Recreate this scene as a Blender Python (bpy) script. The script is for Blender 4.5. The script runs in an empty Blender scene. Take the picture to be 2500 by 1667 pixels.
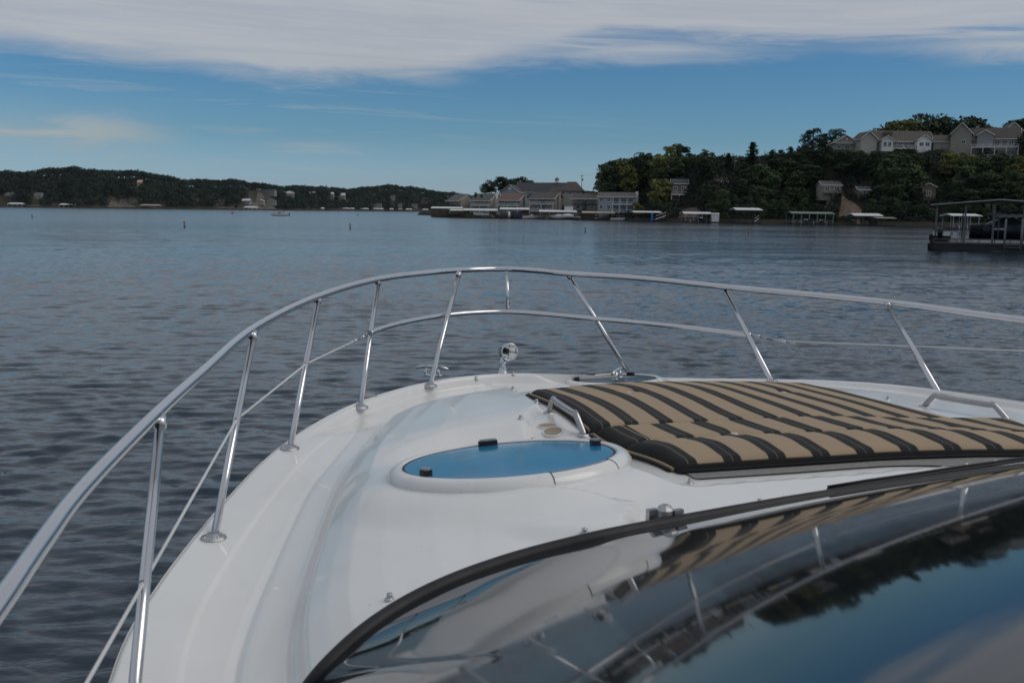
import bpy, math, random
import numpy as np
from mathutils import Vector, Matrix
random.seed(7); RNG = np.random.default_rng(7)
SC = bpy.context.scene
COL = SC.collection
# ------------------------------------------------------------------ camera
CAMZ = 3.0
FPX = 2430.0                     # focal length in pixels of the 2500 px wide photograph
PIT = math.radians(7.444); ROL = math.radians(0.75)
_X = Vector((1, 0, 0)); _F = Vector((0, math.cos(PIT), -math.sin(PIT))); _U = Vector((0, math.sin(PIT), math.cos(PIT)))
_R = _X*math.cos(ROL) + _U*math.sin(ROL); _UU = -_X*math.sin(ROL) + _U*math.cos(ROL)
cam_d = bpy.data.cameras.new('camera'); cam = bpy.data.objects.new('camera', cam_d); COL.objects.link(cam)
cam_d.sensor_width = 36.0; cam_d.lens = 36.0*FPX/2500; cam_d.clip_start = 0.05; cam_d.clip_end = 20000
cam_d.dof.use_dof = True; cam_d.dof.focus_distance = 7.5; cam_d.dof.aperture_fstop = 7.1
M3 = Matrix((_R, _UU, -_F)).transposed()
cam.matrix_world = Matrix.Translation((0, 0, CAMZ)) @ M3.to_4x4()
SC.camera = cam
# ------------------------------------------------------------------ sky, sun, exposure
SUN_EL = math.radians(45); SUN_AZ = math.radians(100)      # azimuth from +Y towards +X
world = bpy.data.worlds.new('World'); SC.world = world; world.use_nodes = True
def ray(px, py):
    return (_F + _R*((px-1250)/FPX) - _UU*((py-833.5)/FPX))
def azel(px, py):
    d = ray(px, py).normalized()
    return math.degrees(math.atan2(d.x, d.y)), math.degrees(math.asin(d.z))
class NG:
    """tiny helper for node trees"""
    def __init__(s, nt): s.nt = nt; s.N = nt.nodes; s.L = nt.links
    def new(s, t, **k):
        n = s.N.new(t)
        for a, v in k.items(): setattr(n, a, v)
        return n
    def put(s, sock, v):
        if v is None: return
        if isinstance(v, bpy.types.NodeSocket): s.L.new(v, sock)
        else: sock.default_value = v
    def m(s, op, a, b=None, c=None, clamp=False):
        n = s.new('ShaderNodeMath', operation=op); n.use_clamp = clamp
        s.put(n.inputs[0], a); s.put(n.inputs[1], b); s.put(n.inputs[2], c)
        return n.outputs[0]
    def ss(s, x, a, b):
        n = s.new('ShaderNodeMapRange', interpolation_type='SMOOTHSTEP')
        s.put(n.inputs[0], x); s.put(n.inputs[1], a); s.put(n.inputs[2], b)
        n.inputs[3].default_value = 0; n.inputs[4].default_value = 1
        return n.outputs[0]
    def mix(s, f, a, b, bt='MIX'):
        n = s.new('ShaderNodeMix', data_type='RGBA', blend_type=bt)
        s.put(n.inputs[0], f); s.put(n.inputs[6], a); s.put(n.inputs[7], b)
        return n.outputs[2]
    def noise(s, vec, scale, detail=4, rough=.5, dist=0.0, out=0, lac=2.0):
        n = s.new('ShaderNodeTexNoise'); s.put(n.inputs['Vector'], vec)
        n.inputs['Scale'].default_value = scale; n.inputs['Detail'].default_value = detail
        n.inputs['Roughness'].default_value = rough; n.inputs['Distortion'].default_value = dist
        n.inputs['Lacunarity'].default_value = lac
        return n.outputs[out]
    def comb(s, x, y, z):
        n = s.new('ShaderNodeCombineXYZ'); s.put(n.inputs[0], x); s.put(n.inputs[1], y); s.put(n.inputs[2], z)
        return n.outputs[0]
    def curve(s, x, pts):
        n = s.new('ShaderNodeFloatCurve'); s.put(n.inputs[1], x)
        c = n.mapping.curves[0]
        while len(c.points) < len(pts): c.points.new(.5, .5)
        for p, (a, b) in zip(c.points, pts): p.location = (a, b)
        n.mapping.update(); return n.outputs[0]
    def ramp(s, x, pts, interp='LINEAR'):
        n = s.new('ShaderNodeValToRGB'); s.put(n.inputs[0], x); r = n.color_ramp; r.interpolation = interp
        while len(r.elements) < len(pts): r.elements.new(.5)
        for e, (a, c) in zip(r.elements, pts): e.position = a; e.color = (*c, 1)
        return n.outputs[0]
def build_world():
    g = NG(world.node_tree); g.N.clear()
    out = g.new('ShaderNodeOutputWorld'); bg = g.new('ShaderNodeBackground'); g.L.new(bg.outputs[0], out.inputs[0])
    sky = g.new('ShaderNodeTexSky', sky_type='NISHITA'); sky.sun_disc = False
    sky.sun_elevation = SUN_EL; sky.sun_rotation = SUN_AZ
    sky.air_density = 1.0; sky.dust_density = 1.0; sky.ozone_density = 1.0; sky.altitude = 200
    tc = g.new('ShaderNodeTexCoord'); sp = g.new('ShaderNodeSeparateXYZ'); g.L.new(tc.outputs['Generated'], sp.inputs[0])
    x, y, z = sp.outputs
    el = g.m('MULTIPLY', g.m('ARCSINE', z), 57.2958); az = g.m('MULTIPLY', g.m('ARCTAN2', x, y), 57.2958)
    # hue of the clear sky: the model sky is graded by elevation (deeper blue above, pale teal at the horizon)
    e1 = g.m('DIVIDE', g.m('MAXIMUM', el, 0.0), 30.0, clamp=True)
    grade = g.ramp(e1, GRADE)
    clear = g.mix(1.0, sky.outputs[0], grade, 'MULTIPLY')
    # cloud sheet: high stratus seen in perspective (plane coordinates), its lower edge follows a front
    zz = g.m('ADD', g.m('MAXIMUM', z, 0.0), 0.05)
    u = g.m('DIVIDE', x, zz); v = g.m('DIVIDE', y, zz)
    pl = g.comb(u, v, 0.0)
    n1 = g.noise(pl, 0.55, 5, .55, .6); n2 = g.noise(g.comb(g.m('MULTIPLY', az, .16), g.m('MULTIPLY', el, .9), 3.1), 1.0, 6, .6, .8)
    n3 = g.noise(g.comb(g.m('MULTIPLY', az, .05), g.m('MULTIPLY', g.m('ADD', el, g.m('MULTIPLY', az, .03)), .8), 7.7), 1.6, 8, .62, 1.1)
    azn = g.m('ADD', g.m('DIVIDE', az, 120.0), .5, clamp=True)
    def bpts(pp):
        r = []
        for px, py in pp:
            a, e = azel(px*1.063, py*1.063); r.append((a/120+.5, max(0, e/20)))
        return [(0, r[0][1])]+r+[(1, r[-1][1])]
    B = g.m('MULTIPLY', g.curve(azn, bpts([(0, 118), (230, 150), (420, 168), (600, 188), (780, 196), (1000, 188), (1200, 158), (1500, 148), (1750, 134), (1950, 128), (2352, 150)])), 20.0)
    dd = g.m('SUBTRACT', el, B)
    dd = g.m('ADD', dd, g.m('MULTIPLY', g.m('SUBTRACT', n2, .5), 1.7))
    sheet = g.ss(dd, -.35, 1.25)
    # a long thin opening inside the sheet on the right
    gap = g.m('MULTIPLY', g.curve(azn, bpts([(900, 110), (1200, 112), (1500, 84), (1750, 98), (2000, 96), (2352, 72)])), 20.0)
    gd = g.m('ABSOLUTE', g.m('ADD', g.m('SUBTRACT', el, gap), g.m('MULTIPLY', g.m('SUBTRACT', n2, .5), 1.0)))
    gm = g.m('MULTIPLY', g.m('SUBTRACT', 1.0, g.ss(gd, .1, .75)), g.m('MULTIPLY', g.ss(az, -3.0, 5.0), g.m('SUBTRACT', 1.0, g.ss(az, 36.0, 50.0))))
    gm = g.m('MULTIPLY', gm, g.ss(n3, .30, .62))
    sheet = g.m('MULTIPLY', sheet, g.m('SUBTRACT', 1.0, g.m('MULTIPLY', gm, .75)))
    thick = g.m('ADD', .84, g.m('MULTIPLY', g.ss(n3, .3, .65), .16)); sheet = g.m('MULTIPLY', sheet, thick)
    # thin wisps below the sheet
    ws = g.m('MULTIPLY', g.ss(n3, .50, .74), g.m('MULTIPLY', g.ss(el, .8, 3.0), .42))
    ws = g.m('MULTIPLY', ws, g.m('SUBTRACT', 1.0, g.ss(az, -16.0, 14.0)))
    a0, e0 = azel(120, 325)
    low = g.m('EXPONENT', g.m('MULTIPLY', g.m('POWER', g.m('ABSOLUTE', g.m('DIVIDE', g.m('SUBTRACT', el, e0), 1.1)), 2.0), -1.0))
    low = g.m('MULTIPLY', g.m('MULTIPLY', low, g.m('SUBTRACT', 1.0, g.ss(az, -22.5, -17.0))), g.m('ADD', .35, g.m('MULTIPLY', g.ss(n2, .38, .62), .6)))
    a1, e1_ = azel(760, 357)
    w2 = g.m('EXPONENT', g.m('MULTIPLY', g.m('POWER', g.m('ABSOLUTE', g.m('DIVIDE', g.m('SUBTRACT', el, e1_), .22)), 2.0), -1.0))
    w2 = g.m('MULTIPLY', w2, g.m('MULTIPLY', g.m('EXPONENT', g.m('MULTIPLY', g.m('POWER', g.m('ABSOLUTE', g.m('DIVIDE', g.m('SUBTRACT', az, a1), 2.2)), 2.0), -1.0)), .4))
    cm = g.m('MAXIMUM', g.m('MAXIMUM', sheet, ws), g.m('MAXIMUM', low, w2))
    shade = g.m('ADD', .86, g.m('MULTIPLY', n1, .28))
    hi = g.ss(el, 2.0, 10.0)
    ccol = g.mix(hi, CLOUD_LOW, CLOUD_HI)
    cc = g.new('ShaderNodeVectorMath', operation='SCALE'); g.L.new(ccol, cc.inputs[0]); g.L.new(shade, cc.inputs['Scale'])
    fin = g.mix(cm, clear, cc.outputs[0])
    g.L.new(fin, bg.inputs[0]); bg.inputs[1].default_value = SKYS
SKYS = 0.15
GRADE = [(0.0, (.48, .68, 1.0)), (.05, (.37, .51, .76)), (.133, (.235, .385, .53)), (.207, (.20, .36, .50)), (.283, (.182, .343, .49)), (.5, (.16, .33, .48)), (1.0, (.17, .34, .48))]
CLOUD_LOW = (2.1, 2.5, 2.65, 1); CLOUD_HI = (2.85, 3.02, 3.3, 1)
build_world()
sl = bpy.data.lights.new('sun', 'SUN'); sun = bpy.data.objects.new('sun', sl); COL.objects.link(sun)
sl.energy = 0.95; sl.angle = math.radians(40); sl.color = (1.0, .95, .88)
sd = Vector((math.sin(SUN_AZ)*math.cos(SUN_EL), math.cos(SUN_AZ)*math.cos(SUN_EL), math.sin(SUN_EL)))
sun.rotation_euler = (-sd).to_track_quat('-Z', 'Y').to_euler()
SC.view_settings.view_transform = 'Standard'; SC.view_settings.look = 'None'
SC.view_settings.exposure = 0.0; SC.view_settings.gamma = 1.0
SC.view_settings.use_curve_mapping = False
SC.cycles.use_denoising = True
SC.cycles.max_bounces = 8

# ------------------------------------------------------------------ materials
def speckle(g, vec, c, scale=38.0, lo=.73, amt=.55, col=(.20, .18, .15, 1)):
    n = g.noise(vec, scale, 2, .5); big = g.noise(vec, 1.7, 3, .6)
    return g.mix(g.m('MULTIPLY', g.m('MULTIPLY', g.ss(n, lo, lo+.05), g.ss(big, .45, .65)), amt), c, col)
def mat(name, col, rough=.5, metal=0.0, var=.08, nscale=3.0, bump=0.0, bscale=40.0, spec=.5, coat=0.0, col2=None, ior=None, objvar=0.0, coord='Object', stretch=(1, 1, 1)):
    m = bpy.data.materials.new(name); m.use_nodes = True
    g = NG(m.node_tree); b = g.N['Principled BSDF']
    tc = g.new('ShaderNodeTexCoord'); mp = g.new('ShaderNodeMapping'); g.L.new(tc.outputs[coord], mp.inputs[0]); mp.inputs['Scale'].default_value = stretch
    n = g.noise(mp.outputs[0], nscale, 5, .6)
    c1 = tuple(col); c2 = col2 or tuple(min(1, c*(1-var*2)) for c in col)
    f = g.ss(n, .3, .7)
    c = g.mix(f, (*c1, 1), (*c2, 1))
    if objvar:
        oi = g.new('ShaderNodeObjectInfo'); h = g.new('ShaderNodeHueSaturation')
        g.put(h.inputs['Value'], g.m('ADD', 1-objvar, g.m('MULTIPLY', oi.outputs['Random'], 2*objvar)))
        g.put(h.inputs['Hue'], g.m('ADD', .5-objvar*.06, g.m('MULTIPLY', g.m('FRACT', g.m('MULTIPLY', oi.outputs['Random'], 7.3)), objvar*.12)))
        g.L.new(c, h.inputs['Color']); c = h.outputs[0]
    if name == 'white_gelcoat':
        c = speckle(g, mp.outputs[0], c); st_ = g.new('ShaderNodeMapping'); g.L.new(tc.outputs[coord], st_.inputs[0]); st_.inputs['Scale'].default_value = (9, 1.2, 1)
        c = g.mix(g.m('MULTIPLY', g.ss(g.noise(st_.outputs[0], 1.0, 4, .6), .52, .75), .16), c, (.50, .48, .44, 1))
    g.L.new(c, b.inputs['Base Color'])
    b.inputs['Metallic'].default_value = metal
    g.put(b.inputs['Roughness'], g.m('ADD', rough*.9, g.m('MULTIPLY', n, rough*.2)))
    b.inputs['Specular IOR Level'].default_value = spec
    if ior: b.inputs['IOR'].default_value = ior
    b.inputs['Coat Weight'].default_value = coat; b.inputs['Coat Roughness'].default_value = .05
    if bump:
        bn = g.new('ShaderNodeBump'); bn.inputs['Strength'].default_value = bump; bn.inputs['Distance'].default_value = .01
        g.L.new(g.noise(mp.outputs[0], bscale, 4, .6), bn.inputs['Height']); g.L.new(bn.outputs[0], b.inputs['Normal'])
    return m
# ------------------------------------------------------------------ mesh helpers
class MB:
    def __init__(s): s.v = []; s.f = []; s.sm = []
    def add(s, vs, fs, smooth=False):
        o = len(s.v); s.v += [tuple(p) for p in vs]; s.f += [tuple(i+o for i in f) for f in fs]; s.sm += [smooth]*len(fs)
        return s
    def box(s, c, d, rz=0.0, M=None, taper=1.0):
        hx, hy, hz = d[0]/2, d[1]/2, d[2]/2
        vs = []
        for z in (-hz, hz):
            k = taper if z > 0 else 1
            for x, y in ((-hx, -hy), (hx, -hy), (hx, hy), (-hx, hy)): vs.append(Vector((x*k, y*k, z)))
        if M is not None: vs = [M @ p for p in vs]
        elif rz: R = Matrix.Rotation(rz, 3, 'Z'); vs = [R @ p for p in vs]
        vs = [p+Vector(c) for p in vs]
        return s.add(vs, [(3, 2, 1, 0), (4, 5, 6, 7), (0, 1, 5, 4), (1, 2, 6, 5), (2, 3, 7, 6), (3, 0, 4, 7)])
    def tube(s, pts, r, n=8, cap=True, smooth=True):
        pts = [Vector(p) for p in pts]; rr = r if hasattr(r, '__len__') else [r]*len(pts)
        vs = []; prev = None
        for i, p in enumerate(pts):
            t = (pts[min(i+1, len(pts)-1)]-pts[max(i-1, 0)]).normalized()
            a = prev if prev is not None else (Vector((0, 0, 1)) if abs(t.z) < .9 else Vector((1, 0, 0)))
            b = t.cross(a).normalized(); a = b.cross(t).normalized(); prev = a
            for k in range(n):
                th = 2*math.pi*k/n; vs.append(p+(a*math.cos(th)+b*math.sin(th))*rr[i])
        fs = []
        for i in range(len(pts)-1):
            for k in range(n):
                k2 = (k+1) % n; fs.append((i*n+k, i*n+k2, (i+1)*n+k2, (i+1)*n+k))
        s.add(vs, fs, smooth)
        if cap:
            o = len(s.v)-len(vs)
            s.f.append(tuple(o+k for k in range(n))[::-1]); s.f.append(tuple(o+(len(pts)-1)*n+k for k in range(n))); s.sm += [False, False]
        return s
    def lathe(s, prof, n=24, M=None, smooth=True):
        """prof: list of (r, z)"""
        vs = []
        for r, z in prof:
            for k in range(n):
                th = 2*math.pi*k/n; p = Vector((r*math.cos(th), r*math.sin(th), z)); vs.append(M @ p if M is not None else p)
        fs = [(i*n+k, i*n+(k+1) % n, (i+1)*n+(k+1) % n, (i+1)*n+k) for i in range(len(prof)-1) for k in range(n)]
        return s.add(vs, fs, smooth)
    def prism(s, poly, h0, h1, M=None):
        """poly (x,y) extruded from z=h0 to z=h1"""
        n = len(poly); vs = [Vector((x, y, h0)) for x, y in poly]+[Vector((x, y, h1)) for x, y in poly]
        if M is not None: vs = [M @ p for p in vs]
        return s.add(vs, [tuple(range(n))[::-1], tuple(range(n, 2*n))]+[(i, (i+1) % n, n+(i+1) % n, n+i) for i in range(n)])
    def build(s, name, m, parent=None, link=True):
        me = bpy.data.meshes.new(name); me.from_pydata(s.v, [], s.f); me.polygons.foreach_set('use_smooth', s.sm); me.materials.append(m); me.update()
        o = bpy.data.objects.new(name, me)
        if link: COL.objects.link(o)
        if parent is not None: o.parent = parent
        return o
def np_mesh(name, V, Fq, m, parent=None, smooth=True, mats=None, midx=None):
    me = bpy.data.meshes.new(name); V = np.asarray(V, dtype=np.float32); Fq = np.asarray(Fq, dtype=np.int32)
    k = Fq.shape[1]
    me.vertices.add(len(V)); me.vertices.foreach_set('co', V.ravel())
    me.loops.add(Fq.size); me.loops.foreach_set('vertex_index', Fq.ravel())
    me.polygons.add(len(Fq)); me.polygons.foreach_set('loop_start', np.arange(0, Fq.size, k, dtype=np.int32))
    try: me.polygons.foreach_set('loop_total', np.full(len(Fq), k, dtype=np.int32))
    except Exception: pass
    me.polygons.foreach_set('use_smooth', np.full(len(Fq), smooth))
    for mm in (mats or [m]): me.materials.append(mm)
    if midx is not None: me.polygons.foreach_set('material_index', np.asarray(midx, dtype=np.int32))
    me.update(calc_edges=True)
    o = bpy.data.objects.new(name, me); COL.objects.link(o)
    if parent is not None: o.parent = parent
    return o
def grid_faces(nu, nv):
    i = np.arange(nu-1)[:, None]*nv+np.arange(nv-1)[None, :]
    i = i.ravel(); return np.stack([i, i+nv, i+nv+1, i+1], 1)
def empty(name, loc, label, cat, group=None, rz=0.0):
    o = bpy.data.objects.new(name, None); COL.objects.link(o); o.location = loc; o.rotation_euler = (0, 0, rz); o.empty_display_size = .2
    return tag(o, label, cat, group)
def tag(o, label=None, cat=None, group=None, kind=None):
    if label: o['label'] = label
    if cat: o['category'] = cat
    if group: o['group'] = group
    if kind: o['kind'] = kind
    return o
def copy_tree(o, parent=None, loc=None, rz=None, scale=None, label=None):
    c = o.copy(); COL.objects.link(c)
    if parent is not None: c.parent = parent
    if loc is not None: c.location = loc
    if rz is not None: c.rotation_euler = (0, 0, rz)
    if scale is not None: c.scale = scale
    if label: c['label'] = label
    for ch in list(o.children): copy_tree(ch, c)
    return c
def catmull(pts, n=8):
    P = [Vector(p) for p in pts]; out = []
    for i in range(len(P)-1):
        a = P[max(i-1, 0)]; b = P[i]; c = P[i+1]; d = P[min(i+2, len(P)-1)]
        for k in range(n):
            t = k/n; out.append(.5*((2*b)+(c-a)*t+(2*a-5*b+4*c-d)*t*t+(3*b-a-3*c+d)*t**3))
    out.append(P[-1]); return out
# points of the photograph turned into places
def at(px, py, dist):            # on the vertical plane y = dist
    d = ray(px, py); return Vector((0, 0, CAMZ))+d*(dist/d.y)
def on_water(px, py, z=0.0):
    d = ray(px, py); return Vector((0, 0, CAMZ))+d*((z-CAMZ)/d.z)
D2 = 2500/2352
# ------------------------------------------------------------------ water
def smooth01(x, a, b):
    t = np.clip((x-a)/(b-a), 0, 1); return t*t*(3-2*t)
def water_material():
    m = bpy.data.materials.new('lake_water'); m.use_nodes = True; g = NG(m.node_tree); b = g.N['Principled BSDF']
    geo = g.new('ShaderNodeNewGeometry'); P = geo.outputs['Position']
    sp = g.new('ShaderNodeSeparateXYZ'); g.L.new(P, sp.inputs[0])
    flat = g.comb(sp.outputs[0], sp.outputs[1], 0.0)
    def st(sx, sy, rot=0.0):
        mp = g.new('ShaderNodeMapping'); g.L.new(flat, mp.inputs[0]); mp.inputs['Scale'].default_value = (sx, sy, 1); mp.inputs['Rotation'].default_value = (0, 0, rot); return mp.outputs[0]
    patch = g.noise(st(.012, .03, .15), 1.0, 4, .55)             # wind patches
    pf = g.m('ADD', .55, g.m('MULTIPLY', g.ss(patch, .35, .65), .75))
    a = g.noise(st(1.5, 3.2, .12), 1.0, 3, .55, .3); bb = g.noise(st(.35, .9, -.1), 1.0, 3, .5, .3); c = g.noise(st(5.5, 10., .3), 1.0, 3, .6, .4); d = g.noise(st(.05, .16, .1), 1.0, 2, .5)
    h = g.m('ADD', g.m('MULTIPLY', a, .062), g.m('ADD', g.m('MULTIPLY', bb, .10), g.m('ADD', g.m('MULTIPLY', c, .02), g.m('MULTIPLY', d, .35))))
    h = g.m('MULTIPLY', h, pf)
    bn = g.new('ShaderNodeBump'); bn.inputs['Strength'].default_value = 1.0; bn.inputs['Distance'].default_value = WBUMP
    g.L.new(h, bn.inputs['Height']); g.L.new(bn.outputs[0], b.inputs['Normal'])
    b.inputs['Base Color'].default_value = (.012, .027, .045, 1); b.inputs['IOR'].default_value = 1.4
    dist = g.new('ShaderNodeVectorMath', operation='LENGTH'); g.L.new(flat, dist.inputs[0])
    g.put(b.inputs['Roughness'], g.m('ADD', .05, g.m('MULTIPLY', g.m('POWER', g.m('DIVIDE', dist.outputs['Value'], 250.0, clamp=True), .8), .10)))      # ripples too small to resolve far from the boat
    return m
WBUMP = .62; WAMP = .9
def wave_height(x, y, r):
    rng = np.random.default_rng(3); h = np.zeros_like(x); N = 54
    for i in range(N):
        lam = .10*(.8/.10)**((i+rng.random())/(N-6)) if i < N-6 else rng.uniform(1.2, 3.6); th = math.pi/2+.12+rng.normal()*.27
        k = 2*math.pi/lam; amp = .0074*lam if lam < 1 else .0016*lam
        fade = 1-smooth01(r, lam*70, lam*150)
        ph = k*(x*math.cos(th)+y*math.sin(th))+rng.random()*6.283
        warp = .6*np.sin(.13*x+.21*y+i)+.5*np.sin(.31*x-.17*y+2*i)
        s = np.sin(ph+warp); h += amp*fade*(s+.28*np.cos(2*(ph+warp)))
    env = .9+.22*np.sin(.23*x+.4*np.sin(.31*y))*np.sin(.37*y+.5*np.sin(.19*x))
    return h*env*WAMP
def build_water():
    rs = [1.2]
    while rs[-1] < 170: rs.append(rs[-1]+.019+rs[-1]*.0031)
    rs = np.array(rs); th = np.linspace(math.radians(-46), math.radians(46), 860)
    R, T = np.meshgrid(rs, th, indexing='ij'); x = R*np.sin(T); y = R*np.cos(T)
    z = wave_height(x, y, R)
    edge = np.minimum(smooth01(np.abs(T), math.radians(46), math.radians(44)), 1)*(1-smooth01(R, 130, 168))*smooth01(R, 1.2, 2.0)
    z = z*edge
    V = [np.stack([x, y, z], -1).reshape(-1, 3)]; Fs = [grid_faces(len(rs), len(th))]; n0 = len(V[0])
    def ring(r0, r1, a0, a1, nr, na):
        nonlocal n0
        r = np.geomspace(r0, r1, nr); a = np.linspace(a0, a1, na); R, T = np.meshgrid(r, a, indexing='ij')
        V.append(np.stack([R*np.sin(T), R*np.cos(T), R*0], -1).reshape(-1, 3)); Fs.append(grid_faces(nr, na)+n0); n0 += nr*na
    ring(rs[-1], 9000, math.radians(-46), math.radians(46), 30, 860)
    ring(1.2, 9000, math.radians(46), math.radians(314), 40, 90)
    ring(.01, 1.2, 0, 2*math.pi, 3, 40)
    o = np_mesh('water', np.concatenate(V), np.concatenate(Fs), water_material()); return tag(o, kind='structure')
build_water()
# lake bed far below keeps the ground one closed sheet
# ------------------------------------------------------------------ motor yacht
PSI = .485; BX, BY = -.063, 6.113
A2 = np.array([-math.sin(PSI), math.cos(PSI)]); N2 = np.array([math.cos(PSI), math.sin(PSI)])
def zs(q): return CAMZ-.985-.07*q+.008*q*q
def q2w(q, t): return BX-A2[0]*q+N2[0]*t, BY-A2[1]*q+N2[1]*t
def w2q(x, y): vx, vy = x-BX, y-BY; return -(vx*A2[0]+vy*A2[1]), vx*N2[0]+vy*N2[1]
def BP(q, t, z): x, y = q2w(q, t); return Vector((x, y, z))
def sdist(poly, Q, T, closed=True):
    """signed distance (inside positive) to a polygon in (q,t)"""
    P = np.array(poly, float); n = len(P); dmin = np.full(np.shape(Q), 1e9); ins = np.zeros(np.shape(Q), bool)
    for i in range(n if closed else n-1):
        a = P[i]; b = P[(i+1) % n]; e = b-a; L = (e@e)+1e-12
        s = np.clip(((Q-a[0])*e[0]+(T-a[1])*e[1])/L, 0, 1); dx = Q-a[0]-s*e[0]; dy = T-a[1]-s*e[1]
        dmin = np.minimum(dmin, dx*dx+dy*dy)
        if closed:
            c = ((a[1] > T) != (b[1] > T)); xx = (b[0]-a[0])*(T-a[1])/((b[1]-a[1]) if abs(b[1]-a[1]) > 1e-12 else 1e-12)+a[0]
            ins ^= c & (Q < xx)
    d = np.sqrt(dmin)
    return np.where(ins, d, -d) if closed else d
def c2(pts, n=6): return [(p.x, p.y) for p in catmull([(a, b, 0) for a, b in pts], n)]
OUT = c2([(7.0, -2.88), (6, -2.87), (5, -2.85), (4.0, -2.78), (3.5, -2.70), (3.01, -2.59), (2.73, -2.51), (2.43, -2.39), (2.17, -2.27), (1.85, -2.11), (1.46, -1.90), (1.15, -1.71), (.89, -1.52), (.64, -1.30), (.44, -1.09), (.29, -.88), (.16, -.65), (.075, -.42), (.04, -.2), (.05, 0), (.14, .27), (.44, .93), (.62, 1.29), (.81, 1.56), (1.04, 1.82), (1.38, 2.12), (1.86, 2.38), (2.5, 2.58), (3.5, 2.76), (4.5, 2.84), (6, 2.88), (7, 2.9)])
ROOF = c2([(6.6, -2.56), (4.2, -2.5), (3.6, -2.42), (3.14, -2.32), (2.8, -2.2), (2.47, -2.06), (2.0, -1.85), (1.67, -1.69), (1.42, -1.54), (.81, -1.16), (.55, -.92), (.36, -.68), (.30, -.45), (.32, -.2), (.40, .2), (.50, .6), (.78, 1.0), (1.1, 1.3), (1.65, 1.7), (2.2, 1.98), (2.8, 2.16), (3.6, 2.3), (6.6, 2.45)], 4)
_e = np.linspace(-.2, 3.2, 1700)
_h = np.interp(_e, [-.2, -.03, 0, .012, .03, .105, .118, .130, .148, .166, .18, .22, .27, .36, .5, .8, 1.2, 2, 3.2], [0, 0, -.006, .012, .020, .046, .054, .046, .066, .125, .135, .162, .190, .218, .25, .29, .315, .34, .345])
_kk = np.exp(-(np.arange(-12, 13)*.002/.0028)**2); _kk /= _kk.sum(); _h = np.convolve(np.pad(_h, 12, 'edge'), _kk, 'valid')
def roof_h0(Q, T, dr=None):
    dr = sdist(ROOF, Q, T) if dr is None else dr
    g = .42+.58*smooth01(Q, .3, 2.1)
    return np.interp(dr, _e, _h)*g
RECESS = None; BLISTER = None; HPAD = []
def height(Q, T):
    Q = np.asarray(Q, float); T = np.asarray(T, float)
    e = sdist(OUT+[(7.0, 0)], Q, T); z = zs(Q)
    fq = 1-smooth01(Q, .62, 1.05)
    z = z-.055*fq*smooth01(e, .05, .075)-.007*(1-fq)*smooth01(e, .155, .175)-.012*(1-smooth01(e, 0, .02))**2
    z = z+roof_h0(Q, T)
    for (hq, ht, hz0, gq_, gt_, r0) in HPAD:      # flat moulded pads that carry the hatches
        k = 1-smooth01(np.hypot(Q-hq, T-ht), r0+.05, r0+.26); z = z*(1-k)+(hz0+gq_*(Q-hq)+gt_*(T-ht))*k
    if RECESS is not None: z = z-.032*smooth01(sdist(RECESS, Q, T), -.008, .022)
    if BLISTER is not None:
        d = sdist(BLISTER, Q, T, False); c = sdist(BLISTER_SIDE, Q, T); sg = np.where(c > 0, d, -d)
        k = smooth01(sdist([BLISTER[0]]*2, Q, T, False), .05, .45)
        z = z+.034*k*smooth01(sg, -.07, .015)*np.exp(-np.maximum(sg, 0)**2/.16)
    return z
def hit(px, py, hf=None):
    """where the line of sight of a photograph point meets the deck"""
    hf = hf or height; d = ray(px, py); k = np.arange(.8, 12, .004)/math.hypot(d.x, d.y)
    X = d.x*k; Y = d.y*k; Z = CAMZ+d.z*k; q, t = w2q(X, Y); f = Z-hf(q, t); i = int(np.argmax(f < 0))
    if not (f < 0).any(): i = len(k)-1
    w = f[i-1]/(f[i-1]-f[i]) if i > 0 else 0; kk = k[i-1]+(k[i]-k[i-1])*w
    x, y = d.x*kk, d.y*kk; q, t = w2q(x, y); return float(q), float(t), float(CAMZ+d.z*kk)
def hitqt(pts): return [hit(a, b)[:2] for a, b in pts]
for c_, r_ in (((1243, 1135), .345), ((1500, 924), .262)):
    q_, t_, z_ = hit(*c_); a_ = np.linspace(0, 2*np.pi, 40, endpoint=False); Hh = height(q_+r_*np.cos(a_), t_+r_*np.sin(a_))
    HPAD.append((q_, t_, float(Hh.mean()), .115 if r_ > .3 else .08, float((Hh*np.sin(a_)).mean()*2/r_)*.42, r_))
RECESS = hitqt([(1183, 925), (1232, 941), (1268, 958), (1300, 974), (1316, 984), (1300, 998), (1286, 1020), (1281, 1045), (1288, 1065), (1303, 1086)]) + \
    hitqt([(1400, 1092), (1480, 1112), (1560, 1142), (1640, 1172), (1690, 1182), (1800, 1173), (2100, 1152), (2500, 1123)])
_r = RECESS[-1]; RECESS = RECESS+[(_r[0]+.05, 1.3), (2.9, 1.5), (2.0, 1.25), (1.0, .75), (.34, .45), (.30, -.1)]
_b = hitqt([(1142, 1235), (1187, 1262), (1240, 1286), (1330, 1304), (1420, 1314), (1520, 1318)])
BLISTER_SIDE = _b+hitqt([(1560, 1240), (1400, 1200), (1200, 1195), (1110, 1205)]); BLISTER = _b
gel = mat('white_gelcoat', (.74, .735, .72), .24, var=.02, nscale=1.2, spec=.5, coat=.32, col2=(.68, .675, .66))
gel_t = mat('nonskid_gelcoat', (.77, .77, .755), .42, var=.02, nscale=2, bump=.12, bscale=500, col2=(.72, .72, .70))
steel = mat('stainless_steel', (.62, .62, .64), .13, metal=1.0, var=.03, nscale=8)
steel_dark = mat('pitted_chrome', (.5, .5, .51), .16, metal=1.0, var=.12, nscale=30, bump=.3, bscale=300)
black_p = mat('black_plastic', (.012, .012, .013), .35, var=.1)
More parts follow.
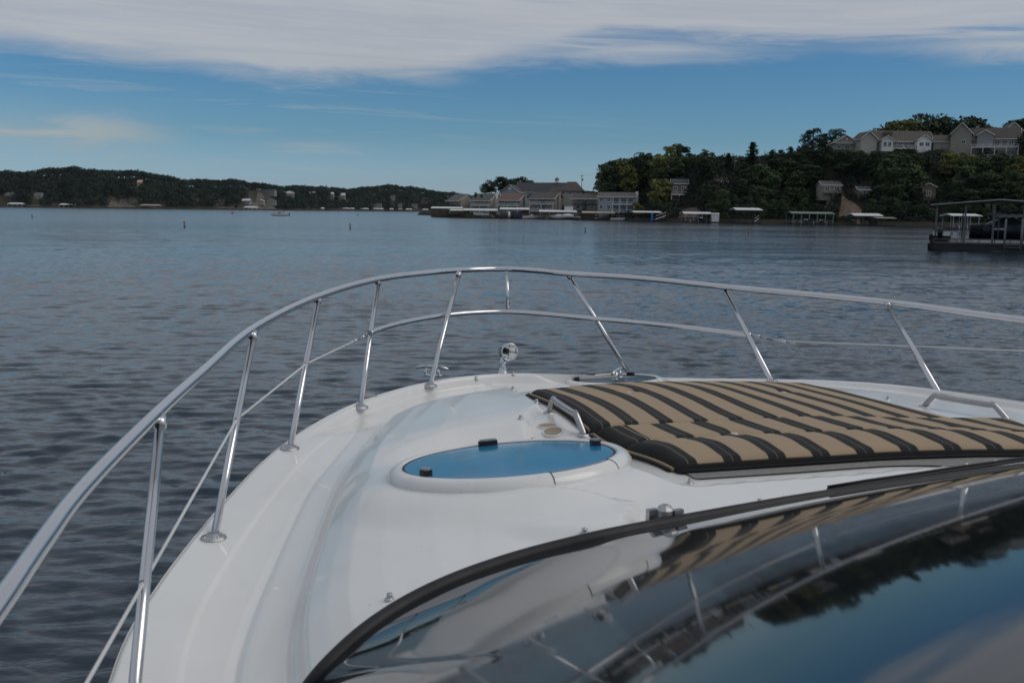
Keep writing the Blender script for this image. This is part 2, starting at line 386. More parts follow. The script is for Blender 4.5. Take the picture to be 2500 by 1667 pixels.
black_r = mat('black_rubber', (.012, .012, .015), .6, var=.12, nscale=20)
tanp = mat('tan_plastic', (.34, .27, .19), .5, var=.08)
yacht = empty('motor_yacht', (BX, BY, 0), 'large white motor yacht foredeck with steel bow rail, seen from its helm', 'yacht')
def ychild(o): o.matrix_parent_inverse = Matrix.Translation((-BX, -BY, 0)); return o
class Part:  # builds a part of the yacht in world coordinates
    pass
def yb(mb, name, m, parent=None):
    o = mb.build(name, m); o.parent = parent or yacht
    if parent is None: ychild(o)
    return o
def build_deck():
    P = np.array(c2(OUT, 8)); seg = np.r_[0, np.cumsum(np.hypot(*np.diff(P, axis=0).T))]
    nu, nv = 720, 420; u = np.linspace(0, seg[-1], nu); Bq = np.interp(u, seg, P[:, 0]); Bt = np.interp(u, seg, P[:, 1])
    k = np.ones(7)/7
    for A in (Bq, Bt): A[3:-3] = np.convolve(A, k, 'valid')
    Sq = .7+np.logaddexp(0, (Bq-.7)*6)/6; St = np.full(nu, -.1)
    v = np.r_[np.linspace(0, .5, 320), np.linspace(.5, 1, 101)[1:]][None, :]
    Q = Bq[:, None]*(1-v)+Sq[:, None]*v; T = Bt[:, None]*(1-v)+St[:, None]*v
    Z = height(Q, T); Z[:, 0] -= .004
    x, y = q2w(Q, T); V = np.stack([x-BX, y-BY, Z], -1).reshape(-1, 3)
    F = grid_faces(nu, nv); dr = sdist(ROOF, Q, T).reshape(-1)
    inside = dr[F].mean(1) > -.055
    for nm, sel, mm in (('side_deck', ~inside, gel), ('coachroof', inside, gel)):
        ff = F[sel]; used = np.unique(ff); re = np.full(len(V), -1); re[used] = np.arange(len(used))
        np_mesh(nm, V[used], re[ff][:, ::-1], mm, yacht)
    # hull sides
    prof = [(0, -.004), (.004, -.03), (.006, -.075), (.012, -.09), (.05, -.5), (.16, -1.0), (.34, -1.6), (.55, -2.4)]
    nrm = np.stack([np.gradient(Bt), -np.gradient(Bq)], 1); nrm /= np.linalg.norm(nrm, axis=1)[:, None]
    cen = np.stack([Bq-3, Bt], 1); sg = np.sign((nrm*cen).sum(1)); nrm *= sg[:, None]     # outward
    VV = []
    for dx, dz in prof:
        qq = Bq-nrm[:, 0]*dx; tt = Bt-nrm[:, 1]*dx; x, y = q2w(qq, tt); VV.append(np.stack([x-BX, y-BY, zs(Bq)+dz], -1))
    V = np.stack(VV, 1).reshape(-1, 3); np_mesh('hull', V, grid_faces(nu, len(prof)), gel, yacht)
build_deck()
# bow rail -------------------------------------------------------------
def rail_pt(px, py, h):
    d = ray(px, py); q = 2.0
    for _ in range(30):
        z = zs(q)+h-CAMZ; k = z/d.z; qn, t = w2q(d.x*k, d.y*k); q = max(-.4, .5*q+.5*qn)
    return Vector((d.x*k, d.y*k, CAMZ+d.z*k))
HR, HM = .57, .325
rail_px = [(0, 1472), (106, 1320), (213, 1181), (393, 1000), (500, 904), (622, 800), (776, 724), (925, 681), (1063, 664), (1159, 658), (1238, 657), (1310, 661), (1385, 668), (1573, 680), (1764, 700), (2163, 737), (2500, 781)]
rp = [rail_pt(a, b, HR) for a, b in rail_px]
rp = [rp[0]+(rp[0]-rp[1])*1.1+Vector((-.02, 0, -.02)), ] + rp + [BP(3.2, 2.35, zs(3.2)+HR), BP(4.6, 2.5, zs(4.6)+HR)]
railc = catmull(rp, 10)
_rc = [Vector(p) for p in railc]
for _ in range(3): railc = [railc[0]]+[(railc[i-1]+railc[i]*2+railc[i+1])/4 for i in range(1, len(railc)-1)]+[railc[-1]]
yb(MB().tube(railc, .0175, 20), 'top_rail', steel)
mid_px = [(850, 765), (872, 756), (920, 742), (975, 731), (1030, 723), (1090, 718), (1167, 716), (1260, 722), (1370, 732), (1500, 744), (1620, 757), (1725, 770)]
midc = catmull([rail_pt(a*D2, b*D2, HM) for a, b in mid_px], 6)
yb(MB().tube(midc, .0145, 14), 'mid_rail', steel)
def flange(base):
    f = MB(); M = Matrix.Translation(base)
    f.lathe([(0, .016), (.020, .016), (.024, .010), (.040, .007), (.044, .001), (.044, -.006)], 24, M)
    for k in range(4):
        a = math.pi/4+k*math.pi/2; c = base+Vector((.032*math.cos(a), .032*math.sin(a), .008))
        f.lathe([(0, .005), (.004, .004), (.006, 0)], 8, Matrix.Translation(c))
    return f
st = [((393, 1018), (205, 1850)), ((620, 812), (521, 1313)), ((778, 727), (707, 1095)), ((924, 684), (879, 994)), ((1121, 666), (1049, 941)), ((1387, 670), (1541, 917)), ((1765, 701), (1887, 933)), ((2165, 741), (2301, 970))]
holes = {}
for i, (tp, bs) in enumerate(st):
    top = rail_pt(tp[0], tp[1], HR-.008); q, t, z = hit(*bs); base = Vector((*q2w(q, t), z))
    if i == 0: base = BP(3.55, -2.62, float(height(3.55, -2.62)))
    if i >= 5:
        nq, nt = q+.0, t; base = Vector((*q2w(nq, nt), z))
    s = yb(MB().tube([base-Vector((0, 0, .01)), base.lerp(top, .5), top], .0135, 16), 'stanchion', steel)
    f = flange(base).build('base_flange', steel_dark, s); holes[i] = (base, top)
    col = MB().tube([top.lerp(base, .035), top+(top-base).normalized()*.004], .0165, 14).build('weld_collar', steel, s)
ct = rail_pt(1237, 663, HR); cb = rail_pt(1241, 760, HM)
yb(MB().tube([cb, ct], .0115, 14), 'stanchion', steel)
# wire through the port stanchions
wp = [rail_pt(835*D2, 773*D2, .322)]
for i, fr in ((2, .525), (1, .53), (0, .50)):
    b, t_ = holes[i]; wp.append(b.lerp(t_, fr))
wp.append(wp[-1]+(wp[-1]-wp[-2])*.75)
yb(MB().tube(wp, .0042, 8), 'lifeline', mat('coated_wire', (.62, .62, .62), .35, var=.05))
for i in (0, 1, 2):
    b, t_ = holes[i]; c = b.lerp(t_, .53 if i else .5); ax = (wp[1]-wp[2]).normalized()
    yb(MB().tube([c-ax*.016, c+ax*.016], .0075, 10), 'grommet', black_p)
sw = [rail_pt(1727*D2, 770*D2, .322), rail_pt(1795*D2, 783*D2, .32)]
b, t_ = holes[7]; sw.append(b.lerp(t_, .5)); sw.append(sw[-1]+(sw[-1]-sw[-2])*.8)
yb(MB().tube(sw, .0028, 8), 'lifeline', bpy.data.materials['coated_wire'])
def turnbuckle(a, b):
    m_ = MB(); d = (b-a)
    m_.tube([a, a+d*.25], .010, 10); m_.tube([a+d*.25, a+d*.4], .004, 8); m_.tube([a+d*.4, a+d*.8], .0075, 10); m_.tube([a+d*.8, b], .004, 8)
    m_.box(a, (.03, .02, .022)); yb(m_, 'turnbuckle', steel_dark)
d0 = (wp[1]-wp[0]).normalized(); turnbuckle(wp[0]-d0*.02, wp[0]+d0*.16)
d0 = (sw[1]-sw[0]).normalized(); turnbuckle(sw[0]-d0*.02, sw[0]+d0*.30)
# anchor light / searchlight on the stem ---------------------------------------
def searchlight():
    q, t, z = hit(1240, 913); z = zs(q); x, y = q2w(-.02, t+.02)
    base = Vector((x, y, z-.02)); head = at(1239, 858, base.y+.02); head = Vector((head.x, head.y, head.z))
    s = MB(); s.lathe([(.034, 0), (.034, .01), (.026, .02), (.022, .06), (.024, .075), (.016, .10), (.011, .115), (.011, head.z-base.z-.03)], 20, Matrix.Translation(base))
    root = yb(s, 'searchlight', steel)
    dirv = (Vector((0.35, -1.0, .04))).normalized(); R = dirv.to_track_quat('Z', 'Y').to_matrix().to_4x4(); M = Matrix.Translation(head) @ R
    MB().lathe([(0, -.062), (.03, -.058), (.045, -.045), (.051, -.02), (.053, .035), (.057, .037), (.057, .047), (.050, .049), (.048, .040)], 32, M).build('lamp_housing', steel, root)
    lm = mat('lamp_reflector', (.85, .85, .85), .04, metal=1.0, var=.02)
    MB().lathe([(.0485, .038), (.040, .016), (.028, .0), (.012, -.012), (.0, -.014)], 32, M).build('reflector', lm, root)
    MB().lathe([(0, .004), (.007, .003), (.007, -.014)], 12, M).build('bulb', black_p, root)
    MB().tube([M @ Vector((-.03, .0, .02)), M @ Vector((.03, 0, .02))], .0018, 6).tube([M @ Vector((0, -.035, .02)), M @ Vector((0, .02, .02))], .0018, 6).build('bulb_shield', black_p, root)
searchlight()
# cleats -------------------------------------------------------------------------
def cleat(c, ang, L=.2):
    M = Matrix.Translation(c) @ Matrix.Rotation(ang, 4, 'Z'); m_ = MB()
    m_.tube([M @ Vector(p) for p in ((-L/2, 0, .046), (-L*.3, 0, .054), (0, 0, .056), (L*.3, 0, .054), (L/2, 0, .046))], [.006, .009, .011, .009, .006], 10)
    for sx in (-.035, .035): m_.tube([M @ Vector((sx*1.3, 0, -.004)), M @ Vector((sx, 0, .05))], [.013, .008], 10)
    m_.box(c+Vector((0, 0, .002)), (L*.62, .04, .008), ang); yb(m_, 'cleat', steel)
yaw = math.atan2(A2[1], A2[0])
q, t, z = hit(1060, 924); x, y = q2w(q-.03, t); cleat(Vector((x, y, zs(q))), yaw+.9, .2)
cleat(BP(.40, .60, zs(.4)+.0), yaw-.9, .24)
q, t, z = hit(893, 972); x, y = q2w(q, t); yb(MB().box((x, y, z+.012), (.05, .03, .026), yaw).box((x+.02, y+.03, z+.01), (.09, .05, .01), yaw), 'fuel_cap', steel_dark)
# snap studs ---------------------------------------------------------------------
def stud(px, py, r=.011):
    q, t, z = hit(px, py); x, y = q2w(q, t)
    f = MB().lathe([(0, .016), (r*.62, .0155), (r*.7, .010), (r*.55, .006), (r*.95, .004), (r*1.15, 0), (r*1.15, -.006)], 14, Matrix.Translation((x, y, z)))
    yb(f, 'snap_stud', steel_dark)
for p_ in [(1427, 1303), (951, 1463), (1855, 1231), (1916, 1225), (1685, 1180), (2358, 1141), (1253, 951), (1310, 983), (1271, 1023), (1301, 1078), (1476, 939), (1727, 938), (2168, 975), (1163, 925), (1253, 914), (2427, 1133)]: stud(*p_)
# hatches ------------------------------------------------------------------------
def frame_at(q, t, tilt_t=0.0, tilt_q=0.0):
    x, y = q2w(q, t); n = Vector((N2[0]*tilt_t-A2[0]*tilt_q, N2[1]*tilt_t-A2[1]*tilt_q, 1)).normalized()
    fx = Vector((N2[0], N2[1], 0)); fx = (fx-n*fx.dot(n)).normalized(); fy = n.cross(fx)
    return x, y, n, fx, fy
def hatch(cpx, rad, ry, latches, tilt, glassm, label, seam=True, dz=.012, rotq=0.0, lat=1.0):
    hp = HPAD[tilt]; q, t = hp[0], hp[1]; x, y, n, fx, fy = frame_at(q, t, -hp[4], -hp[3]); zc = hp[2]+dz
    M = Matrix.Translation((x, y, zc)) @ Matrix((fx, fy, n)).transposed().to_4x4() @ Matrix.Rotation(rotq, 4, 'Z') @ Matrix.Diagonal((1, ry/rad, 1, 1))
    r = rad
    fr = MB().lathe([(r+.050, -.05), (r+.048, -.012), (r+.038, .006), (r+.022, .016), (r+.007, .018), (r+.001, .016), (r-.004, .008)], 96, M)
    o = yb(fr, 'deck_hatch', gel); o['label'] = label
    MB().lathe([(r-.0035, -.004), (r-.0035, .0125), (r-.010, .0128)], 96, M).build('gasket_ring', black_r, o)
    gl = MB(); gl.lathe([(r-.0105, .0118), (r*.75, .0142), (r*.4, .0155), (0.0001, .016)], 96, M); gl.build('hatch_glass', glassm, o)
    def onring(a, rr, h): return M @ Vector((rr*math.cos(a), rr*math.sin(a), h))
    if seam:
        for a in seam:
            MB().tube([onring(a, r+.004, .0185), onring(a, r+.022, .0165), onring(a, r+.038, .0065), onring(a, r+.048, -.012)], .0016, 6).build('seam', black_r, o)
        MB().tube([onring(a, r+.014, .0175) for a in np.linspace(seam[0], seam[1], 16)], .0012, 6).build('seam', black_r, o)
    for (a, kind) in latches:
        c = onring(a, r-.030, .014); T_ = Matrix.Translation(c) @ Matrix((fx, fy, n)).transposed().to_4x4() @ Matrix.Rotation(a+rotq, 4, 'Z')
        w = .021*lat; l = (.05 if kind else .032)*lat; T_ = T_ @ Matrix.Diagonal((1, 1, .8, 1))
        poly = [(math.copysign(abs(math.cos(s))**.6, math.cos(s))*w, math.copysign(abs(math.sin(s))**.6, math.sin(s))*l) for s in np.linspace(0, 2*math.pi, 20, endpoint=False)]
        if kind: pass
        lb = MB().prism(poly, -.002, .020, T_).build('latch', black_p, o)
        MB().prism([(a_*.86, b_*.86) for a_, b_ in poly], .0203, .027, T_).build('latch_cap', steel_dark, o)
    return o
def glass_mat(name, base, rough, spec):
    m = bpy.data.materials.new(name); m.use_nodes = True; g = NG(m.node_tree); b = g.N['Principled BSDF']
    tc = g.new('ShaderNodeTexCoord'); n = g.noise(tc.outputs['Object'], 6, 5, .7); s = g.noise(tc.outputs['Object'], 1.2, 3)
    g.L.new(g.mix(g.ss(s, .35, .65), (*base, 1), (*[c*.93 for c in base], 1)), b.inputs['Base Color'])
    g.put(b.inputs['Roughness'], g.m('ADD', rough*.5, g.m('MULTIPLY', n, rough))); b.inputs['Specular IOR Level'].default_value = spec
    b.inputs['IOR'].default_value = 1.5
    return m
hglass = glass_mat('smoked_blue_acrylic', (.018, .19, .36), .12, .16)
hatch((1243, 1135), .357, .357, [(math.radians(190), 0), (math.radians(76), 1), (math.radians(-4), 0)], 0, hglass, 'near round deck hatch with blue glass', seam=(math.radians(262), math.radians(300)), dz=.018, lat=.72)
hatch((1500, 924), .262, .262, [(math.radians(150), 0), (math.radians(96), 0), (math.radians(30), 0)], 1, glass_mat('grey_acrylic', (.02, .03, .04), .2, .12), 'far round deck hatch by the bow', seam=(math.radians(262), math.radians(300)), dz=.004, lat=.8)
# cup holders and grab handles ------------------------------------------------------
for c in ((1336, 1041), (1350, 1055)):
    q, t, z = hit(*c); e_ = .03; gq_ = float(height(q+e_, t)-height(q-e_, t))/(2*e_); gt_ = float(height(q, t+e_)-height(q, t-e_))/(2*e_)
    x, y, n, fx, fy = frame_at(q, t, -gt_, -gq_); M = Matrix.Translation((x, y, z+.003)) @ Matrix((fx, fy, n)).transposed().to_4x4()
    ring = MB().lathe([(.041, -.004), (.041, .0022), (.0365, .003), (.034, .0)], 32, M); o = yb(ring, 'cup_holder', gel)
    MB().lathe([(.0355, .0018), (.033, .0012), (.0, .0008)], 32, M).build('liner', tanp, o)
steel_h = mat('brushed_steel', (.42, .42, .43), .22, metal=1.0, var=.08, nscale=25)
def handle(f1, t1, t2, f2):
    P = []
    a = hit(*f1); b = hit(*f2); A = Vector((*q2w(a[0], a[1]), a[2])); Bv = Vector((*q2w(b[0], b[1]), b[2]))
    def up(p, base): # point above the foot, along the sight line
        d = ray(*p); k = (base.xy.length)/math.hypot(d.x, d.y); return Vector((d.x*k, d.y*k, CAMZ+d.z*k))
    C = up(t1, A+Vector((.0, -.02, 0))); D = up(t2, Bv+Vector((0, .03, 0)))
    C.z = max(C.z, A.z+.055); D.z = max(D.z, Bv.z+.055)
    pts = catmull([A, A.lerp(C, .62)+(A-C)*.0, C.lerp(D, .04)+Vector((0, 0, .004)), C.lerp(D, .14), C.lerp(D, .86), C.lerp(D, .96)+Vector((0, 0, .004)), Bv.lerp(D, .62), Bv], 8)
    o = yb(MB().tube(pts, .0125, 16), 'grab_handle', steel_h)
    for p in (A, Bv): MB().lathe([(.0126, .007), (.024, .004), (.026, -.004)], 20, Matrix.Translation(p)).build('foot_plate', steel_dark, o)
handle((1340, 1008), (1349, 974), (1407, 1012), (1426, 1061))
handle((2256, 993), (2278, 966), (2430, 995), (2462, 1028))
# windscreen -----------------------------------------------------------------------
gk_px = [(776, 1667), (826, 1614), (882, 1563), (945, 1517), (1010, 1478), (1088, 1440), (1169, 1408), (1275, 1373), (1382, 1345), (1485, 1321), (1594, 1299), (1800, 1261), (2020, 1223), (2260, 1189), (2500, 1155)]
gk_px = [(700, 1775), (737, 1720)]+gk_px; gk = [hit(*p_) for p_ in gk_px]
gq = [(a, b, c+.012) for a, b, c in gk]
def glass_z(q_, t_): a_ = q_-3.6; b_ = t_+1.4; return 2.24135+.12084*b_-.09529*b_*b_+.37189*a_-.00621*a_*b_+.01147*a_*a_      # gently curved sheet, about 23 degrees steep
gq = [(6.3, -2.42, glass_z(6.3, -2.42)), (5.4, -2.42, glass_z(5.4, -2.42)), (4.75, -2.43, glass_z(4.75, -2.43)-.01), (4.35, -2.425, glass_z(4.35, -2.425)-.13)]+gq
l_ = gq[-1]; gq += [(l_[0]+.10, l_[1]+.5, l_[2]), (l_[0]+.30, l_[1]+1.0, l_[2]-.01), (l_[0]+.75, l_[1]+1.45, l_[2]-.03), (l_[0]+1.4, l_[1]+1.7, l_[2]-.06)]
gc = catmull(gq, 12)
for _ in range(30): gc = [gc[0]]+[(gc[i-1]+gc[i]*2+gc[i+1])/4 for i in range(1, len(gc)-1)]+[gc[-1]]
gasket_w = [BP(p.x, p.y, p.z+.004) for p in gc]
yb(MB().tube(gasket_w, .0185, 14), 'windscreen_gasket', black_r)
def build_glass():
    G = np.array([[p.x, p.y, p.z] for p in gc]); n = len(G); nv = 130; v = np.linspace(0, 1, nv)**1.3
    seg = np.r_[0, np.cumsum(np.hypot(*np.diff(G[:, :2], axis=0).T))]; f = seg/seg[-1]
    C = np.stack([np.full(n, 6.6), np.interp(f, [0, .35, .6, 1], [-2.3, -1.9, .0, 1.7])], 1)
    Q = G[:, 0:1]*(1-v)+C[:, 0:1]*v; T = G[:, 1:2]*(1-v)+C[:, 1:2]*v; d = np.hypot(Q-G[:, 0:1], T-G[:, 1:2])
    Z = glass_z(Q, T); Z = Z+(G[:, 2:3]+.006-Z[:, :1])*np.exp(-d/.16)
    x, y = q2w(Q, T); V = np.stack([x-BX, y-BY, Z], -1).reshape(-1, 3)
    np_mesh('windscreen_glass', V, grid_faces(n, nv), wglass, yacht)
    hs = height(G[:, 0], G[:, 1]+np.where(G[:, 1] < 0, -.02, .02))-.02; top = G[:, 2]+.0
    w = np.linspace(0, 1, 6)[None, :]; x, y = q2w(G[:, 0:1]+0*w, G[:, 1:2]+0*w); Zw = hs[:, None]*(1-w)+top[:, None]*w
    sel = G[:, 0] > 3.95
    for k, m_ in enumerate((sel & (G[:, 1] < 0), sel & (G[:, 1] > 0))):
        if m_.sum() > 3: np_mesh('cabin_side', np.stack([(x-BX)[m_], (y-BY)[m_], Zw[m_]], -1).reshape(-1, 3), grid_faces(int(m_.sum()), 6), gel, yacht)
wglass = glass_mat('dark_tinted_glass', (.012, .013, .015), .042, .85)
build_glass()
# wiper blade lying along the gasket
wb = [hit(a, b) for a, b in ((2020, 1213), (2120, 1196), (2230, 1180), (2330, 1164), (2440, 1148), (2520, 1136))]
yb(MB().tube([BP(a, b, c+.022) for a, b, c in wb], [.006]*6, 8).tube([BP(a, b, c+.031) for a, b, c in wb], .004, 8), 'wiper_blade', black_r)
q, t, z = hit(1622, 1284); x, y = q2w(q, t); kz = 1.15
wpv = MB().lathe([(a_*kz, b_*kz) for a_, b_ in ((.020, -.004), (.020, .014), (.014, .020), (.020, .026), (.020, .040), (.015, .048), (.008, .052), (0, .052))], 12, Matrix.Translation((x, y, z)), smooth=False)
wpv.box((x-.034, y, z+.024), (.016, .03, .046), yaw).box((x+.034, y, z+.024), (.016, .03, .046), yaw)
yb(wpv, 'washer_nozzle', steel_dark)
# header of the windscreen and cabin behind it (out of the picture)
# ------------------------------------------------------------------ sun pad
def pad_material():
    m = bpy.data.materials.new('striped_canvas'); m.use_nodes = True; g = NG(m.node_tree); b = g.N['Principled BSDF']
    at_ = g.new('ShaderNodeAttribute', attribute_name='pad_uv'); sp = g.new('ShaderNodeSeparateXYZ'); g.L.new(at_.outputs['Vector'], sp.inputs[0])
    u = g.m('ADD', sp.outputs[0], 0.0); w = g.m('FRACT', u)
    blk = g.m('MULTIPLY', g.ss(w, .0, .012), g.m('SUBTRACT', 1.0, g.ss(w, .40, .412)))
    def line(c, h): return g.m('SUBTRACT', 1.0, g.ss(g.m('ABSOLUTE', g.m('SUBTRACT', w, c)), h*.5, h))
    pin = g.m('MAXIMUM', line(.215, .012), g.m('MAXIMUM', line(.435, .008), line(.965, .008)))
    wv = g.noise(sp.outputs[0], 1.0, 2); tc = g.new('ShaderNodeTexCoord'); weave = g.noise(tc.outputs['Object'], 420, 2, .7); blot = g.noise(tc.outputs['Object'], 5, 4, .6)
    tan = g.mix(blot, (.40, .30, .20, 1), (.34, .255, .17, 1)); tan = g.mix(g.m('MULTIPLY', weave, .35), tan, (.22, .16, .10, 1))
    dark = g.mix(weave, (.006, .006, .007, 1), (.015, .015, .016, 1))
    c = g.mix(blk, tan, dark); c = g.mix(g.m('MULTIPLY', pin, .55), c, (.21, .18, .14, 1))
    edge = sp.outputs[2]; c = g.mix(edge, c, (.006, .006, .007, 1))
    g.L.new(c, b.inputs['Base Color']); b.inputs['Roughness'].default_value = .92; b.inputs['Sheen Weight'].default_value = .02
    bn = g.new('ShaderNodeBump'); bn.inputs['Strength'].default_value = .35; bn.inputs['Distance'].default_value = .003
    g.L.new(weave, bn.inputs['Height']); g.L.new(bn.outputs[0], b.inputs['Normal']); return m
PADM = pad_material()
def over(px, py, dz):   # on the deck raised by dz
    q, t, z = hit(px*D2, py*D2, lambda Q, T: height(Q, T)+dz); return (q, t)
def pad(name, corners, label, aft, n=(150, 260)):
    """corners in (q,t): front-left, front-right, aft-right, aft-left; u runs across, v towards the stern"""
    FL, FR, AR, AL = [np.array(c) for c in corners]
    v = np.linspace(0, 1, n[0])[:, None, None]; u = np.linspace(0, 1, n[1])[None, :, None]
    P = (FL*(1-u)+FR*u)*(1-v)+(AL*(1-u)+AR*u)*v
    Lu = np.linalg.norm(FR-FL)*.5+np.linalg.norm(AR-AL)*.5; Lv = np.linalg.norm(AL-FL)
    V0 = np.broadcast_to(v[..., 0], P.shape[:2]); U0 = np.broadcast_to(u[..., 0], P.shape[:2])
    du = np.minimum(U0, 1-U0)*Lu; dv = np.minimum(V0, 1-V0)*Lv
    rr = .036; fe = lambda d, r: np.sqrt(np.clip(1-(1-np.clip(d/r, 0, 1))**2, 0, 1))
    th = .031 if not aft else .035
    e = fe(du, rr)*fe(dv, rr)
    rng = np.random.default_rng(5 if aft else 4); W = np.zeros_like(e)
    for i in range(26):
        k = rng.uniform(4, 26); a = rng.uniform(0, 6.28); W += np.sin(k*(P[..., 0]*math.cos(a)+P[..., 1]*math.sin(a))+rng.uniform(0, 6))*(1.1/k)*.0042
    puff = .008*np.sin(np.pi*V0)*np.sin(np.pi*U0)
    Z = height(P[..., 0], P[..., 1])
    base = np.linspace(0, 1, 3)
    if aft:
        cre = .010*np.exp(-((V0-.42-.2*U0)/.03)**2)+.02*np.clip((V0-.36)/.64, 0, 1)**2*0
        top = th*e+puff+W*e-cre*e+.014*np.exp(-((V0-.72)/.2)**2)*e
    else: top = th*e+puff+W*e
    for (bu, bv) in ((.25, .4), (.75, .4)):
        top -= .012*np.exp(-(((U0-bu)*Lu)**2+((V0-bv)*Lv)**2)/.0012)
    # slab underneath follows the mean plane so that the pad rests on the deck
    Zt = Z+.006+top
    x, y = q2w(P[..., 0], P[..., 1]); V = np.stack([x, y, Zt], -1).reshape(-1, 3)
    wob = .045*np.sin(P[..., 0]*7+1.3)+.03*np.sin(P[..., 0]*13+P[..., 1]*2)
    T = P[..., 1]; f0, f1, bw_ = ((U0-.073)/.0955, (U0-.086)/.093, .048) if not aft else ((U0-.117)/.089, (U0-.103)/.104, .05)
    uvx = f0*(1-V0)+f1*V0+.03*np.sin(P[..., 0]*9+T*3); uvx = np.where(U0 < bw_, .02+U0/bw_*.36, uvx)
    edge = (np.minimum(du, dv) < .0035).astype(float) if not aft else np.maximum((du < .0035), ((1-V0)*Lv < .010)).astype(float)
    bot = np.stack([x, y, np.minimum(Z+.004, Zt)], -1).reshape(-1, 3)
    o = np_mesh(name, V, grid_faces(*n), PADM)
    a = o.data.attributes.new('pad_uv', 'FLOAT_VECTOR', 'POINT'); a.data.foreach_set('vector', np.stack([uvx, V0, edge], -1).astype(np.float32).ravel())
    tag(o, label, 'sun pad', 'striped cushions of the sun pad')
    def edge_tube(idx, off, r_, nm_, mt): 
        pts_ = [Vector(V[k_])+Vector(off) for k_ in idx]; MB().tube(pts_, r_, 6).build(nm_, mt, o)
    L_ = [i*n[1] for i in range(0, n[0], 6)]; A_ = [(n[0]-1)*n[1]+j for j in range(0, n[1], 6)]
    aw = Vector((-N2[0], -N2[1], 0)); bw2 = Vector((-A2[0], -A2[1], 0))
    edge_tube(L_, aw*.006+Vector((0, 0, .006)), .007, 'piping', mat_tanp); edge_tube(L_, aw*.018+Vector((0, 0, .002)), .006, 'binding', mat_blk)
    edge_tube(A_, bw2*.004+Vector((0, 0, .006)), .0055 if aft else .003, 'binding', mat_blk)
    # seams piped in black, buttons
    for (bu, bv) in ((.25, .4), (.75, .4)):
        i, j = int(bv*(n[0]-1)), int(bu*(n[1]-1)); c = Vector(V[i*n[1]+j])
        MB().lathe([(0, .006), (.012, .005), (.016, .001), (.016, -.004)], 16, Matrix.Translation(c)).build('button', mat_btn, o)
    return o
PHASE = .0
mat_tanp = mat('tan_piping', (.30, .23, .15), .9, var=.1); mat_blk = mat('black_binding', (.006, .006, .007), .9, var=.1)
mat_btn = mat('cream_button', (.5, .46, .40), .5, var=.03)
c1 = over(1217, 896, .03); c2_ = over(1850, 881, .03); c3 = over(2206, 966, .03); c4 = over(1362, 990, .02)
print('PAD', c1, c2_, c3, c4)
pad('sun_pad', (c1, c2_, c3, c4), 'striped tan and black sun pad cushion, the forward one nearer the bow hatch', False)
c5 = over(1556, 1082, .01); c6 = (over(2352, 1046, .01)); k = .62
d_ = np.array(c6)-np.array(c5); c6x = tuple(np.array(c5)+d_*1.22); c3x = (c3[0]+.045, c3[1]+.25)
c4x = (c4[0]+.012, c4[1]+.0)
print('PAD2', c5, c6, c6x, c3x)
pad('sun_pad', (c4x, c3x, c6x, c5), 'striped tan and black sun pad cushion, the aft one nearer the windscreen', True)
# grey mesh mat under the aft edge
mm = mat('grey_mesh_mat', (.30, .295, .28), .8, var=.1, nscale=60, bump=.8, bscale=300)
cs = [over(1568, 1086, .0), over(1590, 1103, .0), over(2352, 1062, .0), (0, 0), ]
nm = 60; pts = []
top_l = [hit(a*D2, b*D2)[:2] for a, b in ((1540, 1070), (1800, 1058), (2100, 1045), (2360, 1036), (2500, 1030))]
bot_l = [hit(a*D2, b*D2)[:2] for a, b in ((1600, 1103), (1800, 1090), (2100, 1072), (2360, 1060), (2500, 1054))]
tl = np.array(c2(top_l, 15)); bl = np.array(c2(bot_l, 15)); v = np.linspace(0, 1, 12)[None, :, None]
P = tl[:, None]*(1-v)+bl[:, None]*v; Z = height(P[..., 0], P[..., 1])+.006
x, y = q2w(P[..., 0], P[..., 1]); o = np_mesh('mesh_mat', np.stack([x, y, Z], -1).reshape(-1, 3), grid_faces(len(tl), 12), mm)
tag(o, 'grey woven mesh mat showing below the aft edge of the striped pad', 'mat')
# ------------------------------------------------------------------ land
def hz(px): d0 = 516+(px-1250)*.0131; return d0
def X_at(px, d): return (px-1250)/FPX*d
_sx = np.array([-60, -46, -35, -3, 24, 41, 60, 72, 90, 102, 113, 130, 152, 250, 420]); _sy = np.array([620, 560, 441, 412, 397, 383, 349, 333, 341, 341, 319, 311, 307, 301, 291]).astype(float)
_hx = np.array([-60, -48, -35, -3, 24, 34, 46, 60, 77, 100, 112, 133, 175, 260, 420]); _hh = np.array([.2, 1.2, 2.6, 5.5, 8, 11, 14, 19, 23.5, 25, 26, 27, 27.5, 29, 30])
def ground(X, Y):
    ys = np.interp(X, _sx, _sy); H = np.interp(X, _hx, _hh); D = np.interp(X, [-60, 30, 60, 420], [60, 75, 68, 66]); t = (Y-ys)
    bank = 1.4*smooth01(t, -.5, 2.5)+.8*smooth01(t, 8, 16)
    h = np.maximum(0, H-2.2)*np.clip(smooth01(t, 3, D), 0, 1)
    h = h-smooth01(t, D+6, D+90)*H*.45
    n = .5*np.sin(X*.21+Y*.13)+.4*np.sin(X*.37-Y*.29)
    z = -1.6+1.6*smooth01(t, -4, 0)+bank+h+n*smooth01(t, 4, 20)
    return z*1.0
